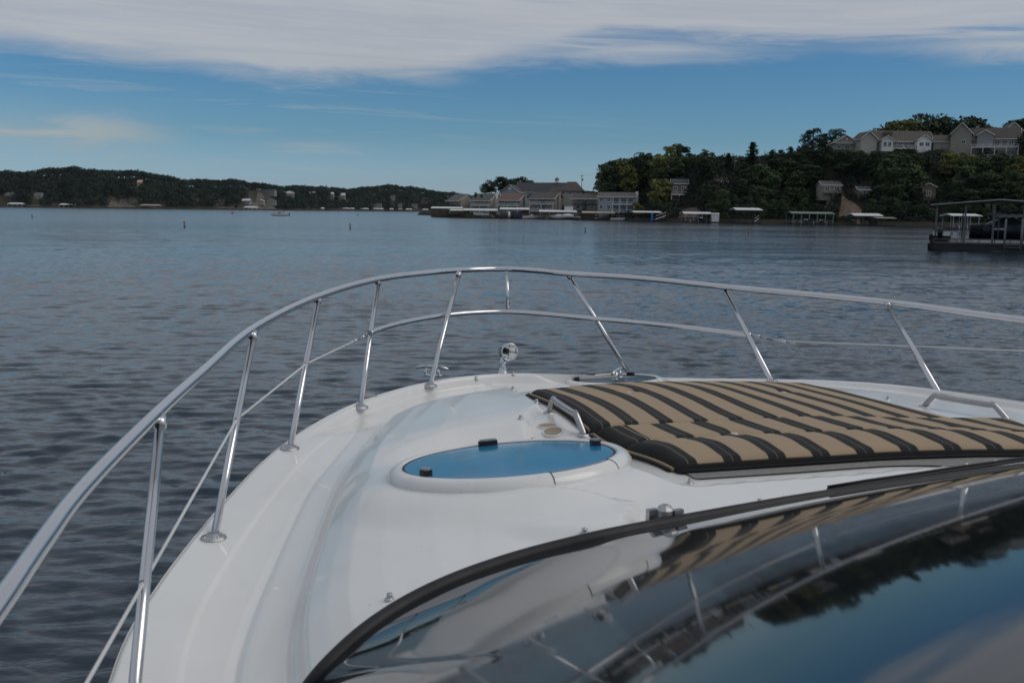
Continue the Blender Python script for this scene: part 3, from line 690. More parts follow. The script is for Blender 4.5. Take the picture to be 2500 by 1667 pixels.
def land_mat(name, soil, grass, fscale=.12):
    m = bpy.data.materials.new(name); m.use_nodes = True; g = NG(m.node_tree); b = g.N['Principled BSDF']
    geo = g.new('ShaderNodeNewGeometry'); sp = g.new('ShaderNodeSeparateXYZ'); g.L.new(geo.outputs['Position'], sp.inputs[0])
    n = g.noise(geo.outputs['Position'], fscale, 6, .65); n2 = g.noise(geo.outputs['Position'], fscale*9, 4, .7)
    c = g.mix(g.ss(g.m('ADD', g.m('MULTIPLY', n, .7), g.m('MULTIPLY', n2, .3)), .42, .58), (*soil, 1), (*grass, 1))
    c = g.mix(g.m('SUBTRACT', 1.0, g.ss(sp.outputs[2], .2, .9)), c, (.035, .03, .026, 1))
    c = g.mix(g.m('MULTIPLY', n2, .5), c, (.02, .018, .014, 1))
    g.L.new(c, b.inputs['Base Color']); b.inputs['Roughness'].default_value = .95; b.inputs['Specular IOR Level'].default_value = .15
    bn = g.new('ShaderNodeBump'); bn.inputs['Strength'].default_value = .6; bn.inputs['Distance'].default_value = .4; g.L.new(n2, bn.inputs['Height']); g.L.new(bn.outputs[0], b.inputs['Normal']); return m
x = np.linspace(-60, 420, 241); y = np.linspace(270, 620, 176); Xg, Yg = np.meshgrid(x, y, indexing='ij')
tag(np_mesh('hillside', np.stack([Xg, Yg, ground(Xg, Yg)], -1).reshape(-1, 3), grid_faces(241, 176), land_mat('hill_soil', (.04, .031, .024), (.022, .028, .014))), kind='structure')
def gz(X, Y): return float(ground(np.array([X]), np.array([Y]))[0])
# far shores -----------------------------------------------------------
FAR = [(-900, 1250, 398), (-300, 1280, 405), (0, 1330, 416), (60, 1340, 419), (160, 1350, 411), (250, 1350, 413), (320, 1360, 418), (400, 1370, 430), (460, 1400, 436), (520, 1420, 440), (600, 1450, 444), (660, 1500, 449), (700, 1550, 454), (745, 1600, 456), (800, 1700, 459), (850, 1850, 460), (905, 1950, 455), (940, 2000, 454), (1000, 2050, 457), (1060, 2100, 464), (1110, 2150, 472), (1160, 2250, 480), (1250, 2300, 482), (1350, 2300, 474), (1440, 2300, 466), (1520, 2400, 474), (1700, 2400, 480), (2600, 2400, 470), (3400, 2300, 460)]
_fp = np.array([f[0] for f in FAR], float); _fd = np.array([f[1] for f in FAR], float); _ft = np.array([f[2] for f in FAR], float)
TH = 11.0
def far_h(px): d = np.interp(px, _fp, _fd)+130; return (hz(px)-np.interp(px, _fp, _ft))/FPX*d+CAMZ-TH
def far_ground(px, s):      # s metres behind the shoreline
    H = np.maximum(far_h(px), 4); n = np.sin(px*.031+s*.02)*1.6+np.sin(px*.083-s*.013)*.9
    return np.where(s < 0, -1.5, .9+(H-.9)*smooth01(s, 0, 130)**.85+n*smooth01(s, 20, 90))-.0
pxs = np.linspace(-900, 3400, 700); ss_ = np.array([-8, -1, 0, 2, 6, 12, 20, 30, 42, 55, 70, 85, 100, 115, 130, 160, 220, 300]); Pg, Sg = np.meshgrid(pxs, ss_, indexing='ij')
dg = np.interp(Pg, _fp, _fd)+Sg+9*np.sin(Pg*.05)+5*np.sin(Pg*.13)
tag(np_mesh('far_shore', np.stack([(Pg-1250)/FPX*dg, dg, far_ground(Pg, Sg)], -1).reshape(-1, 3), grid_faces(700, len(ss_)), land_mat('far_soil', (.085, .07, .055), (.035, .04, .022), .03)), kind='structure')
def far_at(px, s):
    d = float(np.interp(px, _fp, _fd))+s+9*math.sin(px*.05)+5*math.sin(px*.13); return Vector(((px-1250)/FPX*d, d, float(far_ground(np.array([px], float), np.array([s], float))[0])))
# ------------------------------------------------------------------ trees
def leaf_mat(name, ca, cb, objvar=.3, attr=False):
    m = bpy.data.materials.new(name); m.use_nodes = True; g = NG(m.node_tree); b = g.N['Principled BSDF']
    geo = g.new('ShaderNodeNewGeometry'); n = g.noise(geo.outputs['Position'], .45, 3, .6)
    c = g.mix(g.ss(n, .35, .65), (*ca, 1), (*cb, 1))
    h = g.new('ShaderNodeHueSaturation')
    if attr: r = g.new('ShaderNodeAttribute', attribute_name='tone').outputs['Fac']
    else: r = g.new('ShaderNodeObjectInfo').outputs['Random']
    g.put(h.inputs['Value'], g.m('ADD', 1-objvar, g.m('MULTIPLY', r, 2*objvar))); g.put(h.inputs['Hue'], g.m('ADD', .485, g.m('MULTIPLY', g.m('FRACT', g.m('MULTIPLY', r, 5.7)), .03)))
    g.L.new(c, h.inputs['Color']); g.L.new(h.outputs[0], b.inputs['Base Color']); b.inputs['Roughness'].default_value = .7; b.inputs['Specular IOR Level'].default_value = .2
    return m
L_dark = leaf_mat('oak_leaves', (.030, .047, .022), (.022, .034, .018)); L_mid = leaf_mat('green_leaves', (.045, .075, .026), (.032, .055, .022)); L_yel = leaf_mat('yellow_green_leaves', (.14, .15, .04), (.075, .09, .028)); L_con = leaf_mat('conifer_needles', (.035, .055, .03), (.028, .042, .025))
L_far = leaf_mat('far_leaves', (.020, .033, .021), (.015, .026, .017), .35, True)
bark = mat('bark', (.06, .048, .038), .9, var=.2, nscale=8, bump=.5, bscale=30)
def leaf_quads(C, N, size, rng):
    """one quad per centre C, facing roughly N"""
    n = len(C); N = N+rng.normal(0, .55, (n, 3)); N /= np.linalg.norm(N, axis=1)[:, None]+1e-9
    a = np.cross(N, rng.normal(0, 1, (n, 3))); a /= np.linalg.norm(a, axis=1)[:, None]+1e-9; b = np.cross(N, a)
    s = (size*rng.uniform(.55, 1.25, n))[:, None]; k = rng.uniform(.6, 1.0, n)[:, None]
    V = np.stack([C-a*s-b*s*k*.4, C+a*s*.2-b*s*k, C+a*s+b*s*k*.4, C-a*s*.2+b*s*k], 1).reshape(-1, 3)
    return V, np.arange(4*n).reshape(-1, 4)
def crown(kind, seed):
    rng = np.random.default_rng(seed); Cs = []; Ns = []
    if kind == 'conifer':
        for i in range(34):
            z = .10+.88*i/34; r = .20*(1-z)**.8+.012
            for k in range(9):
                a = rng.uniform(0, 6.28); L = r*rng.uniform(.7, 1.15); m_ = int(10*L/.2)+3
                t = rng.uniform(.15, 1, m_); P = np.stack([np.cos(a)*t*L, np.sin(a)*t*L, z-.10*L*t*1.2+0*t], 1)+rng.normal(0, .006, (m_, 3)); Cs.append(P); Ns.append(np.tile([0, 0, 1.], (m_, 1)))
        return leaf_quads(np.concatenate(Cs), np.concatenate(Ns), .021, rng)
    nb = 30 if kind != 'spread' else 34
    wid = {'round': .32, 'tall': .25, 'spread': .46}[kind]; z0 = {'round': .26, 'tall': .2, 'spread': .36}[kind]
    for i in range(nb):
        a = rng.uniform(0, 6.28); u = rng.uniform(0, 1)**.5; zz = rng.uniform(0, 1); prof = math.sin(math.pi*min(1, .12+zz*.8))**.7
        c = np.array([math.cos(a)*wid*u*prof*.85, math.sin(a)*wid*u*prof*.85, z0+(1-z0)*.9*zz]); r = rng.uniform(.085, .15)*(1.1 if kind == 'spread' else 1)
        m_ = 62; d = rng.normal(0, 1, (m_, 3)); d /= np.linalg.norm(d, axis=1)[:, None]; d[:, 2] = np.where(d[:, 2] < -.3, -d[:, 2], d[:, 2])
        rad = r*rng.uniform(.72, 1.12, (m_, 1)); P = c+d*rad*np.array([1.15, 1.15, .8]); Cs.append(P); Ns.append(d)
    P = np.concatenate(Cs); P[:, 2] = np.clip(P[:, 2], 0, 1.0)
    return leaf_quads(P, np.concatenate(Ns), .030 if kind != 'spread' else .026, rng)
def trunk_mb(kind, seed):
    rng = random.Random(seed); m_ = MB(); top = {'conifer': .95, 'round': .6, 'tall': .7, 'spread': .5}[kind]
    m_.tube([(0, 0, -.06), (.004, 0, .1), (.01, .006, top*.5), (0, 0, top)], [.024, .018, .013, .005], 6)
    if kind != 'conifer':
        for i in range(7):
            a = rng.uniform(0, 6.28); z = rng.uniform(.16, top*.8); L = rng.uniform(.14, .3)*(1.35 if kind == 'spread' else 1)
            m_.tube([(0, 0, z), (math.cos(a)*L*.5, math.sin(a)*L*.5, z+L*.45), (math.cos(a)*L, math.sin(a)*L, z+L*.8)], [.010, .007, .003], 5)
    return m_
PROTO = {}
def proto(kind, seed):
    if (kind, seed) not in PROTO:
        V, F = crown(kind, seed); o = np_mesh('crown', V, F, L_dark, smooth=False); me = o.data; bpy.data.objects.remove(o)
        t = trunk_mb(kind, seed).build('trunk', bark, link=False); tm = t.data; bpy.data.objects.remove(t); PROTO[(kind, seed)] = (me, tm)
    return PROTO[(kind, seed)]
_mv = {}
def tree(pos, H, kind, seed, lm, label, group=None, name='deciduous_tree', wide=1.0, cat='tree'):
    me, tm = proto(kind, seed)
    if (me.name, lm.name) not in _mv:
        m2 = me.copy(); m2.materials.clear(); m2.materials.append(lm); _mv[(me.name, lm.name)] = m2
    r = empty(name, pos, label, cat, group, random.uniform(0, 6.28)); r.scale = (H*wide, H*wide, H)
    for nm, d in (('crown', _mv[(me.name, lm.name)]), ('trunk', tm)):
        o = bpy.data.objects.new(nm, d); COL.objects.link(o); o.parent = r
    return r
def tree_px(px, ytop, dist, kind, seed, lm, label, group=None, wide=1.0, name='deciduous_tree', ybase=None, cat='tree'):
    X = X_at(px, dist); z0 = gz(X, dist)-.3 if ybase is None else at(px, ybase, dist).z
    zt = at(px, ytop, dist).z; return tree((X, dist, z0), max(1.2, zt-z0), kind, seed, lm, label, group, name, wide, cat)
GH = 'trees along the skyline of the right hillside'
SKY_T = [(1476, 402, 412, 'round', L_dark), (1494, 392, 416, 'round', L_mid), (1517, 388, 414, 'round', L_yel), (1540, 384, 412, 'tall', L_yel), (1556, 374, 410, 'tall', L_dark), (1573, 372, 412, 'tall', L_mid), (1597, 376, 410, 'round', L_yel), (1622, 358, 415, 'round', L_yel), (1640, 352, 418, 'tall', L_mid), (1662, 359, 412, 'tall', L_dark), (1682, 380, 400, 'round', L_mid), (1706, 364, 398, 'round', L_mid), (1726, 372, 396, 'round', L_mid), (1600, 380, 400, 'round', L_yel), (1530, 405, 408, 'round', L_yel),
 (1890, 366, 395, 'round', L_dark), (1912, 358, 398, 'round', L_dark), (1932, 356, 396, 'round', L_dark), (1966, 315, 392, 'spread', L_dark), (1992, 326, 395, 'round', L_dark), (2022, 315, 393, 'spread', L_dark), (2008, 345, 385, 'round', L_dark), (1870, 366, 398, 'round', L_dark), (1948, 350, 390, 'round', L_mid),
 (2150, 301, 430, 'round', L_yel), (2186, 294, 432, 'round', L_yel), (2236, 282, 440, 'spread', L_dark), (2270, 288, 438, 'round', L_dark), (2300, 296, 436, 'round', L_dark), (2330, 287, 440, 'spread', L_dark), (2347, 292, 438, 'round', L_dark), (2462, 291, 425, 'round', L_dark), (2488, 289, 420, 'round', L_dark), (2515, 286, 420, 'round', L_dark), (2486, 318, 352, 'round', L_dark), (2505, 310, 350, 'round', L_dark)]
nm_l = {L_dark: 'dark green', L_mid: 'mid green', L_yel: 'yellow green'}
for i, (px, yt, d, k, lm) in enumerate(SKY_T):
    if px < 1740: lab = nm_l[lm]+' skyline tree, '+('above the grey blue house' if px < 1570 else 'at the top of the wood' if px < 1650 else 'left of the smaller conifer')
    elif px < 2050: lab = nm_l[lm]+' skyline tree, '+('near the bare leafless tree' if px < 1905 else 'big crown left of the hilltop houses')
    else: lab = nm_l[lm]+' tree '+('behind the long cream hilltop house' if px < 2200 else 'between the two large hilltop houses' if px < 2400 else 'right edge above the hilltop houses')
    tree_px(px, yt, d, k, 10+i % 6, lm, lab, GH, wide={'spread': .95}.get(k, 1.0)*random.uniform(.95, 1.15))
tree_px(1765, 372, 385, 'conifer', 1, L_con, 'smaller conifer left of the utility pole on the right hill', name='conifer_tree', wide=1.75)
tree_px(1822, 344, 380, 'conifer', 2, L_con, 'taller pointed conifer on the skyline right of the utility pole', name='conifer_tree', wide=1.7)
# bare tree
def bare_tree(px, yt, d):
    rng = random.Random(5); X = X_at(px, d); z0 = gz(X, d); H = at(px, yt, d).z-z0; m_ = MB()
    r = empty('bare_tree', (X, d, z0), 'leafless grey tree on the skyline right of the tall conifer', 'tree')
    MB().tube([(0, 0, -.3), (.1, 0, H*.5), (.3, 0, H*.75)], [.16, .1, .05], 6).build('trunk', bark, r)
    for i in range(16):
        a = rng.uniform(0, 6.28); z = rng.uniform(.35, .75)*H; L = rng.uniform(.15, .35)*H
        m_.tube([(0, 0, z), (math.cos(a)*L*.4, math.sin(a)*L*.4, z+L*.5), (math.cos(a)*L*.6, math.sin(a)*L*.6, z+L)], [.06, .04, .02], 4)
    m_.build('crown', bark, r)
bare_tree(1852, 366, 392)
# the oaks behind the condos
for i, (px, yt, d, w_) in enumerate([(1192, 440, 468, 1.3), (1216, 432, 472, 1.35), (1264, 431, 476, 1.4), (1180, 451, 466, 1.2), (1284, 441, 480, 1.3), (1240, 437, 470, 1.3), (1226, 446, 474, 1.3)]):
    tree_px(px, yt, d, 'spread', 20+i, L_dark, 'dark spreading oak behind the condo roofs', 'oaks behind the condos', wide=w_*.85, name='oak_tree', ybase=486)
tree_px(1157, 470, 425, 'tall', 31, L_dark, 'small dark upright shrub between the two leftmost condos', name='shrub', ybase=486, cat='shrub')
tree_px(1551, 491, 370, 'round', 33, L_yel, 'green bush at the water beside the grey blue house', name='shrub', ybase=540, wide=1.0, cat='shrub')
tree_px(1172, 474, 428, 'round', 34, L_dark, 'low dark shrub between the second condo roof and the oaks', name='shrub', ybase=486, cat='shrub')
# hillside wood
sky_lim = ([1440, 1460, 1600, 1700, 1740, 1790, 1850, 1900, 1950, 2040, 2100, 2500], [520, 408, 380, 378, 408, 414, 400, 378, 356, 362, 370, 376])
KEEP = [(1996, 2060, 440, 486, 380), (1640, 1680, 440, 480, 390), (2246, 2284, 448, 498, 360), (2034, 2094, 494, 535, 352), (1650, 1705, 508, 540, 365), (1746, 1777, 430, 446, 400), (2008, 2040, 478, 520, 360), (2098, 2120, 458, 480, 380), (2030, 2500, 305, 366, 360), (1450, 1568, 440, 545, 400), (1380, 1466, 440, 545, 390), (1786, 1850, 380, 400, 380)]
def dist_for(px, py, d0=290, d1=460):
    """distance at which the sight line of a point meets the hillside"""
    for d in np.arange(d0, d1, 1.0):
        p = at(px, py, float(d))
        if gz(p.x, p.y) >= p.z: return float(d)
    return d1
LAND = [(1560, 'beside the grey blue house'), (1640, 'above the dock with the blue slide'), (1745, 'above the white storage shed'), (1865, 'above the high roofed dock'), (1935, 'left of the green roofed dock'), (2035, 'above the green roofed dock'), (2100, 'around the sandy bank'), (2190, 'above the sandy bank dock'), (2290, 'around the open gabled porch'), (2400, 'behind the near boat dock'), (9999, 'at the right edge')]
rng = random.Random(11); n = 0; placed = []; tries = 0
while n < 262 and tries < 60000:
    tries += 1
    X = rng.uniform(30, 185); ys_ = float(np.interp(X, _sx, _sy)); Y = ys_+5+rng.random()**1.2*72
    px = 1250+X/Y*FPX
    if px < 1462 or px > 2600: continue
    z = gz(X, Y); t_ = Y-ys_; H = rng.uniform(7, 12.5) if t_ > 14 else rng.uniform(3.5, 7); lim = np.interp(px, *sky_lim)+rng.uniform(0, 9); ytop = hz(px)-(z+H-CAMZ)/Y*FPX
    if ytop < lim: H = (hz(px)-lim)/FPX*Y+CAMZ-z
    if H < 3: continue
    yt = hz(px)-(z+H-CAMZ)/Y*FPX; yb_ = hz(px)-(z-CAMZ)/Y*FPX; hw = H*.42/Y*FPX
    if any(px+hw > a and px-hw < b and yb_ > c and yt < e and Y < dd_+8 for a, b, c, e, dd_ in KEEP): continue
    if any((X-a)**2+(Y-b)**2 < (1.2+.17*(H+c))**2*.75 for a, b, c in placed): continue
    placed.append((X, Y, H)); n += 1
    if px > 2270 and yt < 410: lm = L_yel if rng.random() < .6 else L_mid
    elif px > 2050 and yt < 430: lm = L_mid if rng.random() < .7 else L_dark
    elif px < 1640 and yt < 440: lm = L_yel if rng.random() < .55 else L_mid
    else: lm = L_dark if rng.random() < .62 else L_mid
    where = 'near the water' if t_ < 22 else ('midway uphill' if t_ < 48 else 'high uphill')
    lab = ('low ' if H < 5.5 else 'tall ' if H > 10.5 else '')+nm_l[lm]+' tree '+where+' '+next(w for a, w in LAND if px < a).replace('open gabled ', '').replace('the near boat dock', 'the boat dock')
    tree((X, Y, z-.3), H, rng.choice(['round', 'round', 'tall']), 10+rng.randrange(6), lm, lab, 'trees in the wood of the right hillside', wide=rng.uniform(1.05, 1.4))
def ordinal_labels(group):
    by = {}
    for o in COL.objects:
        if o.get('group') == group: by.setdefault(o['label'], []).append(o)
    W_ = ['leftmost', 'second', 'third', 'fourth', 'fifth', 'sixth', 'seventh', 'eighth', 'ninth', 'tenth']
    for lab, os_ in by.items():
        if 1 < len(os_) <= 10:
            for i, o in enumerate(sorted(os_, key=lambda q: q.location.x/q.location.y)): o['label'] = lab+(', leftmost such' if i == 0 else ', rightmost such' if i == len(os_)-1 else ', '+W_[i]+' from left')
for g_ in ('trees in the wood of the right hillside', GH, 'oaks behind the condos'): ordinal_labels(g_)
# undergrowth that hides the ground between the trunks
def undergrowth():
    rg = np.random.default_rng(9); n = 5200; X = rg.uniform(28, 190, n); Y = np.interp(X, _sx, _sy)+4+rg.random(n)*84; Z = ground(X, Y); px = 1250+X/Y*FPX; py = hz(px)-(Z-CAMZ)/Y*FPX
    k = (px > 1470)
    for a, b, c, e, d in KEEP:
        if c > 490 and a != 1460: k &= ~((px > a) & (px < b) & (py > c-4) & (py < e-2))
    X, Y, Z = X[k], Y[k], Z[k]; n = len(X); H = rg.uniform(.8, 2.6, n); m_ = 34
    d = rg.normal(0, 1, (n, m_, 3)); d /= np.linalg.norm(d, axis=2)[..., None]; d[..., 2] = np.abs(d[..., 2])
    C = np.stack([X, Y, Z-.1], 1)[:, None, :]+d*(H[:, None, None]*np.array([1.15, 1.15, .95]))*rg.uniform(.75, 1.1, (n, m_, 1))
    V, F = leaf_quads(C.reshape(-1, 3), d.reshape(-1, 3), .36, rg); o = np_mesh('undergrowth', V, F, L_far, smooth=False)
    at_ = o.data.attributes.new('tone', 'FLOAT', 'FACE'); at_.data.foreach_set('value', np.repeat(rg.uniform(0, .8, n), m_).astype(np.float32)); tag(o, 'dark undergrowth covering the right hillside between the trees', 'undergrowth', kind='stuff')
undergrowth()
print('hill trees', n, tries)
# far woods: one mass each
def far_wood(name, p0, p1, n, label, seed, step):
    rg = np.random.default_rng(seed); px = rg.uniform(p0, p1, n); s = rg.uniform(5, 185, n)
    d = np.interp(px, _fp, _fd)+s+9*np.sin(px*.05)+5*np.sin(px*.13); z = far_ground(px, s); X = (px-1250)/FPX*d
    H = rg.uniform(7.5, 13, n)*np.where(s < 25, .75, 1); keep = np.ones(n, bool)
    for a, b, s0, s1 in FAR_CLEAR: keep &= ~((px > a) & (px < b) & (s >= s0) & (s < s1))
    px, d, z, X, H = px[keep], d[keep], z[keep], X[keep], H[keep]; n = len(px); m_ = 72
    dirs = rg.normal(0, 1, (n, m_, 3)); dirs /= np.linalg.norm(dirs, axis=2)[..., None]
    dirs[..., 2] = np.where(dirs[..., 2] < -.35, -dirs[..., 2], dirs[..., 2]); dirs[..., 1] = np.where(dirs[..., 1] > .4, -dirs[..., 1], dirs[..., 1])
    lob = 1+.22*np.sin(dirs[..., 0]*5+rg.uniform(0, 6, (n, 1)))*np.cos(dirs[..., 2]*6+rg.uniform(0, 6, (n, 1)))
    R = H[:, None, None]*np.array([.44, .42, .45])*rg.uniform(.8, 1.06, (n, m_, 1))*lob[..., None]
    C = np.stack([X, d, z+H*.47], 1)[:, None, :]+dirs*R
    V, F = leaf_quads(C.reshape(-1, 3), dirs.reshape(-1, 3), step, rg)
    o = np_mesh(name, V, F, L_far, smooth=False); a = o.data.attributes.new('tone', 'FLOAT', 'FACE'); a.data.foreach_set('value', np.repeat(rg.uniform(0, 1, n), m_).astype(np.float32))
    return tag(o, label, 'woods', kind='stuff')
def far_s(px, yb_):
    """how far behind the shoreline the ground shows at that height of the picture"""
    for s_ in range(3, 150):
        p = far_at(px, float(s_))
        if hz(px)-(p.z-CAMZ)/p.y*FPX <= yb_: return float(s_)
    return 150.0
FH = [('pale hip roofed house at the left edge of the far shore', 4, 34, 470, 476, 'W_grey', 'R_tanm', 'x', 20, 2, .5), ('grey house half hidden in trees right of the leftmost far house', 84, 101, 471, 476, 'W_grey', 'R_grey', 'x', 0, 2, 0),
 ('salmon roofed house high on the far left ridge', 335, 346, 440, 445, 'W_cream', 'R_pink', 'x', 0, 1, 0), ('little dark roofed cabin above the grassy far bank near the red buoy', 535, 547, 486, 490, 'W_tan', 'R_brown', 'x', 0, 1, 0),
 ('large pale gabled house with dark roof on the cleared slope above the motorboat', 632, 670, 463, 468, 'W_grey', 'R_dark', 'x', 15, 4, 0), ('grey cottage on the shore, left of the three below the clearing', 589, 609, 486, 490, 'W_grey', 'R_white', 'x', 15, 2, 0),
 ('brownish cottage with white gable, middle of the three below the clearing', 624, 644, 487, 491, 'W_tan', 'R_white', 'y', 0, 2, 0), ('gabled cottage with several windows, right of the three below the clearing', 653, 673, 486, 491, 'W_grey', 'R_grey', 'y', 0, 3, 0),
 ('cream house with low roof on the ridge right of the clearing', 700, 717, 470, 473, 'W_tan', 'R_tanm', 'x', 0, 1, 0), ('small white metal roof on the distant ridge, left of a matching pair', 806, 814, 470, 474, 'W_grey', 'R_white', 'x', 0, 1, 0),
 ('long white metal roof on the distant ridge, right of a matching pair', 825, 842, 472, 477, 'W_tan', 'R_white', 'x', 0, 2, 0), ('pale house in trees on the distant middle shore', 953, 963, 477, 481, 'W_tan', 'R_grey', 'x', 0, 1, 0),
 ('tan house near the distant middle shore, behind small docks', 913, 931, 496, 500, 'W_tan', 'R_brown', 'x', 0, 2, 0), ('stone coloured house near the distant shore left of the condos', 1004, 1018, 497, 501, 'W_stone', 'R_brown', 'x', 0, 1, 0), ('small tan cabin between two houses on the distant shore', 970, 980, 496, 500, 'W_tan', 'R_brown', 'x', 0, 1, 0)]
def fh_base(h): return h[4]+(h[4]-h[3])*1.2+3.5
FAR_CLEAR = [(262, 338, 0, 42), (525, 578, 0, 20), (602, 674, 0, 84)]+[(h[1]-3, h[2]+3, far_s((h[1]+h[2])/2, fh_base(h))-30, far_s((h[1]+h[2])/2, fh_base(h))+9) for h in FH]
far_wood('far_woods', -350, 780, 3300, 'dark wooded ridge across the lake at the left', 1, .95)
far_wood('far_woods', 780, 1560, 2300, 'hazier wooded ridge far across the lake in the middle', 2, 1.25)
# ------------------------------------------------------------------ houses
W_tan = mat('tan_siding', (.26, .24, .21), .7, var=.06, nscale=.6, objvar=.08); W_cream = mat('cream_siding', (.36, .345, .31), .7, var=.05, nscale=.6, objvar=.08)
W_grey = mat('grey_siding', (.22, .23, .24), .7, var=.05, nscale=.6, objvar=.08); W_blue = mat('blue_grey_siding', (.25, .29, .33), .7, var=.05, nscale=.6); W_white = mat('white_siding', (.62, .62, .62), .6, var=.05, nscale=.6, objvar=.08)
W_brown = mat('brown_siding', (.16, .12, .09), .75, var=.1, nscale=.6); W_stone = mat('tan_stone', (.30, .26, .21), .85, var=.25, nscale=3, bump=.8, bscale=4)
R_grey = mat('grey_shingles', (.10, .095, .09), .9, var=.15, nscale=1.5, bump=.6, bscale=6, objvar=.1); R_brown = mat('brown_shingles', (.085, .073, .066), .9, var=.15, nscale=1.5, bump=.6, bscale=6, objvar=.1)
R_red = mat('reddish_shingles', (.16, .10, .08), .9, var=.15, nscale=1.5, bump=.6, bscale=6); R_dark = mat('slate_shingles', (.055, .058, .068), .85, var=.15, nscale=1.5, bump=.6, bscale=6)
R_white = mat('white_metal_roof', (.62, .62, .62), .5, var=.06, nscale=.7); R_green = mat('green_metal_roof', (.16, .21, .18), .5, var=.08, nscale=.7); R_tanm = mat('tan_metal_roof', (.33, .28, .22), .5, var=.08, nscale=.7); R_pink = mat('salmon_metal_roof', (.55, .30, .25), .6, var=.06)
T_white = mat('white_trim', (.66, .66, .65), .5, var=.04); pane = mat('dark_window_glass', (.03, .035, .04), .08, var=.2, nscale=.5, spec=.8)
wood_d = mat('weathered_dark_wood', (.055, .045, .038), .85, var=.25, nscale=2, bump=.4, bscale=12); wood_g = mat('weathered_grey_wood', (.17, .155, .14), .85, var=.2, nscale=2, bump=.4, bscale=12)
dock_m = mat('dock_float_black', (.018, .018, .02), .7, var=.2); galv = mat('galvanised_steel', (.30, .31, .32), .45, metal=.6, var=.1); white_p = mat('white_fibreglass', (.66, .66, .66), .25, var=.03, coat=.3)
blue_p = mat('blue_plastic', (.02, .13, .42), .4, var=.06); canvas_d = mat('dark_canvas', (.02, .022, .028), .8, var=.15); red_p = mat('red_plastic', (.5, .03, .02), .4, var=.06)
def volume(root, x0, x1, y0, y1, z0, H, rh, ridge, wm, rm, ov=.45, trim=True, hip=0.0, of=None):
    of = ov if of is None else of
    """walls with gables and a two-slope roof"""
    w = MB(); xm = (x0+x1)/2; ym = (y0+y1)/2
    b = [(x0, y0, z0), (x1, y0, z0), (x1, y1, z0), (x0, y1, z0)]; t = [(a, c, z0+H) for a, c, _ in b]
    w.add(b+t, [(0, 1, 5, 4), (1, 2, 6, 5), (2, 3, 7, 6), (3, 0, 4, 7)])
    if hip == 0:
        if ridge == 'x':
            for x in (x0, x1): w.add([(x, y0, z0+H), (x, y1, z0+H), (x, ym, z0+H+rh)], [(0, 1, 2)])
        else:
            for y in (y0, y1): w.add([(x0, y, z0+H), (x1, y, z0+H), (xm, y, z0+H+rh)], [(0, 1, 2)])
    wall = w.build('wall', wm, root); r = MB(); th = .22; zt = z0+H+rh+.12
    if ridge == 'x':
        k = rh/((y1-y0)/2); e = zt-((y1-y0)/2+ov)*k; hx = hip*(x1-x0)/2
        L, R_ = x0-ov, x1+ov; ef = zt-((y1-y0)/2+of)*k; a = [(L, y0-of, ef), (R_, y0-of, ef), (R_-hx, ym, zt), (L+hx, ym, zt), (L, y1+ov, e), (R_, y1+ov, e)]
    else:
        k = rh/((x1-x0)/2); e = zt-((x1-x0)/2+ov)*k; hx = hip*(y1-y0)/2
        a = [(x0-ov, y1+ov, e), (x0-ov, y0-ov, e), (xm, y0-ov+hx, zt), (xm, y1+ov-hx, zt), (x1+ov, y1+ov, e), (x1+ov, y0-ov, e)]
    up = a; dn = [(p[0], p[1], p[2]-th) for p in a]; V = up+dn
    r.add(V, [(0, 1, 2, 3), (5, 4, 3, 2), (6, 9, 8, 7), (11, 8, 9, 10), (0, 6, 7, 1), (5, 11, 10, 4), (1, 7, 8, 2), (2, 8, 11, 5), (3, 9, 6, 0), (4, 10, 9, 3)] if hip == 0 else [(0, 1, 2, 3), (5, 4, 3, 2), (1, 5, 2), (4, 0, 3), (6, 7, 1, 0), (7, 11, 5, 1), (11, 10, 4, 5), (10, 6, 0, 4), (6, 10, 11, 7)])
    r.build('roof', rm, root)
    if trim and hip == 0:
        f = MB()
        def rake(p, q): f.tube([p, q], .09, 4, smooth=False)
        o_ = lambda p, dz=-.1: (p[0], p[1], p[2]+dz)
        rake(o_(a[0]), o_(a[1])); rake(o_(a[1]), o_(a[2])); rake(o_(a[2]), o_(a[5])); rake(o_(a[0]), o_(a[3])); rake(o_(a[3]), o_(a[4])); rake(o_(a[4]), o_(a[5]))
        f.build('fascia', T_white, root)
    return wall
def window(root, x, z, w, h, y=0.0, side=None, fm=None):
    """on the front (y) or, with side='r', on the right wall x = y argument"""
    f = MB(); p = MB(); t = .12
    def B(m_, cx, cz, dx, dz, off, th):
        if side == 'r': m_.box((y+off, cx, cz), (th, dx, dz))
        else: m_.box((cx, y-off, cz), (dx, th, dz))
    B(f, x, z+h/2, w+2*t, t, .04, .1); B(f, x, z-h/2, w+2*t, t, .04, .1); B(f, x-w/2, z, t, h-t-.01, .04, .1); B(f, x+w/2, z, t, h-t-.01, .04, .1); B(f, x, z, .06, h-t-.01, .035, .08)
    o = f.build('window', fm or T_white, root); B(p, x, z, w-.02, h-.02, .015, .03); p.build('pane', pane, o); return o
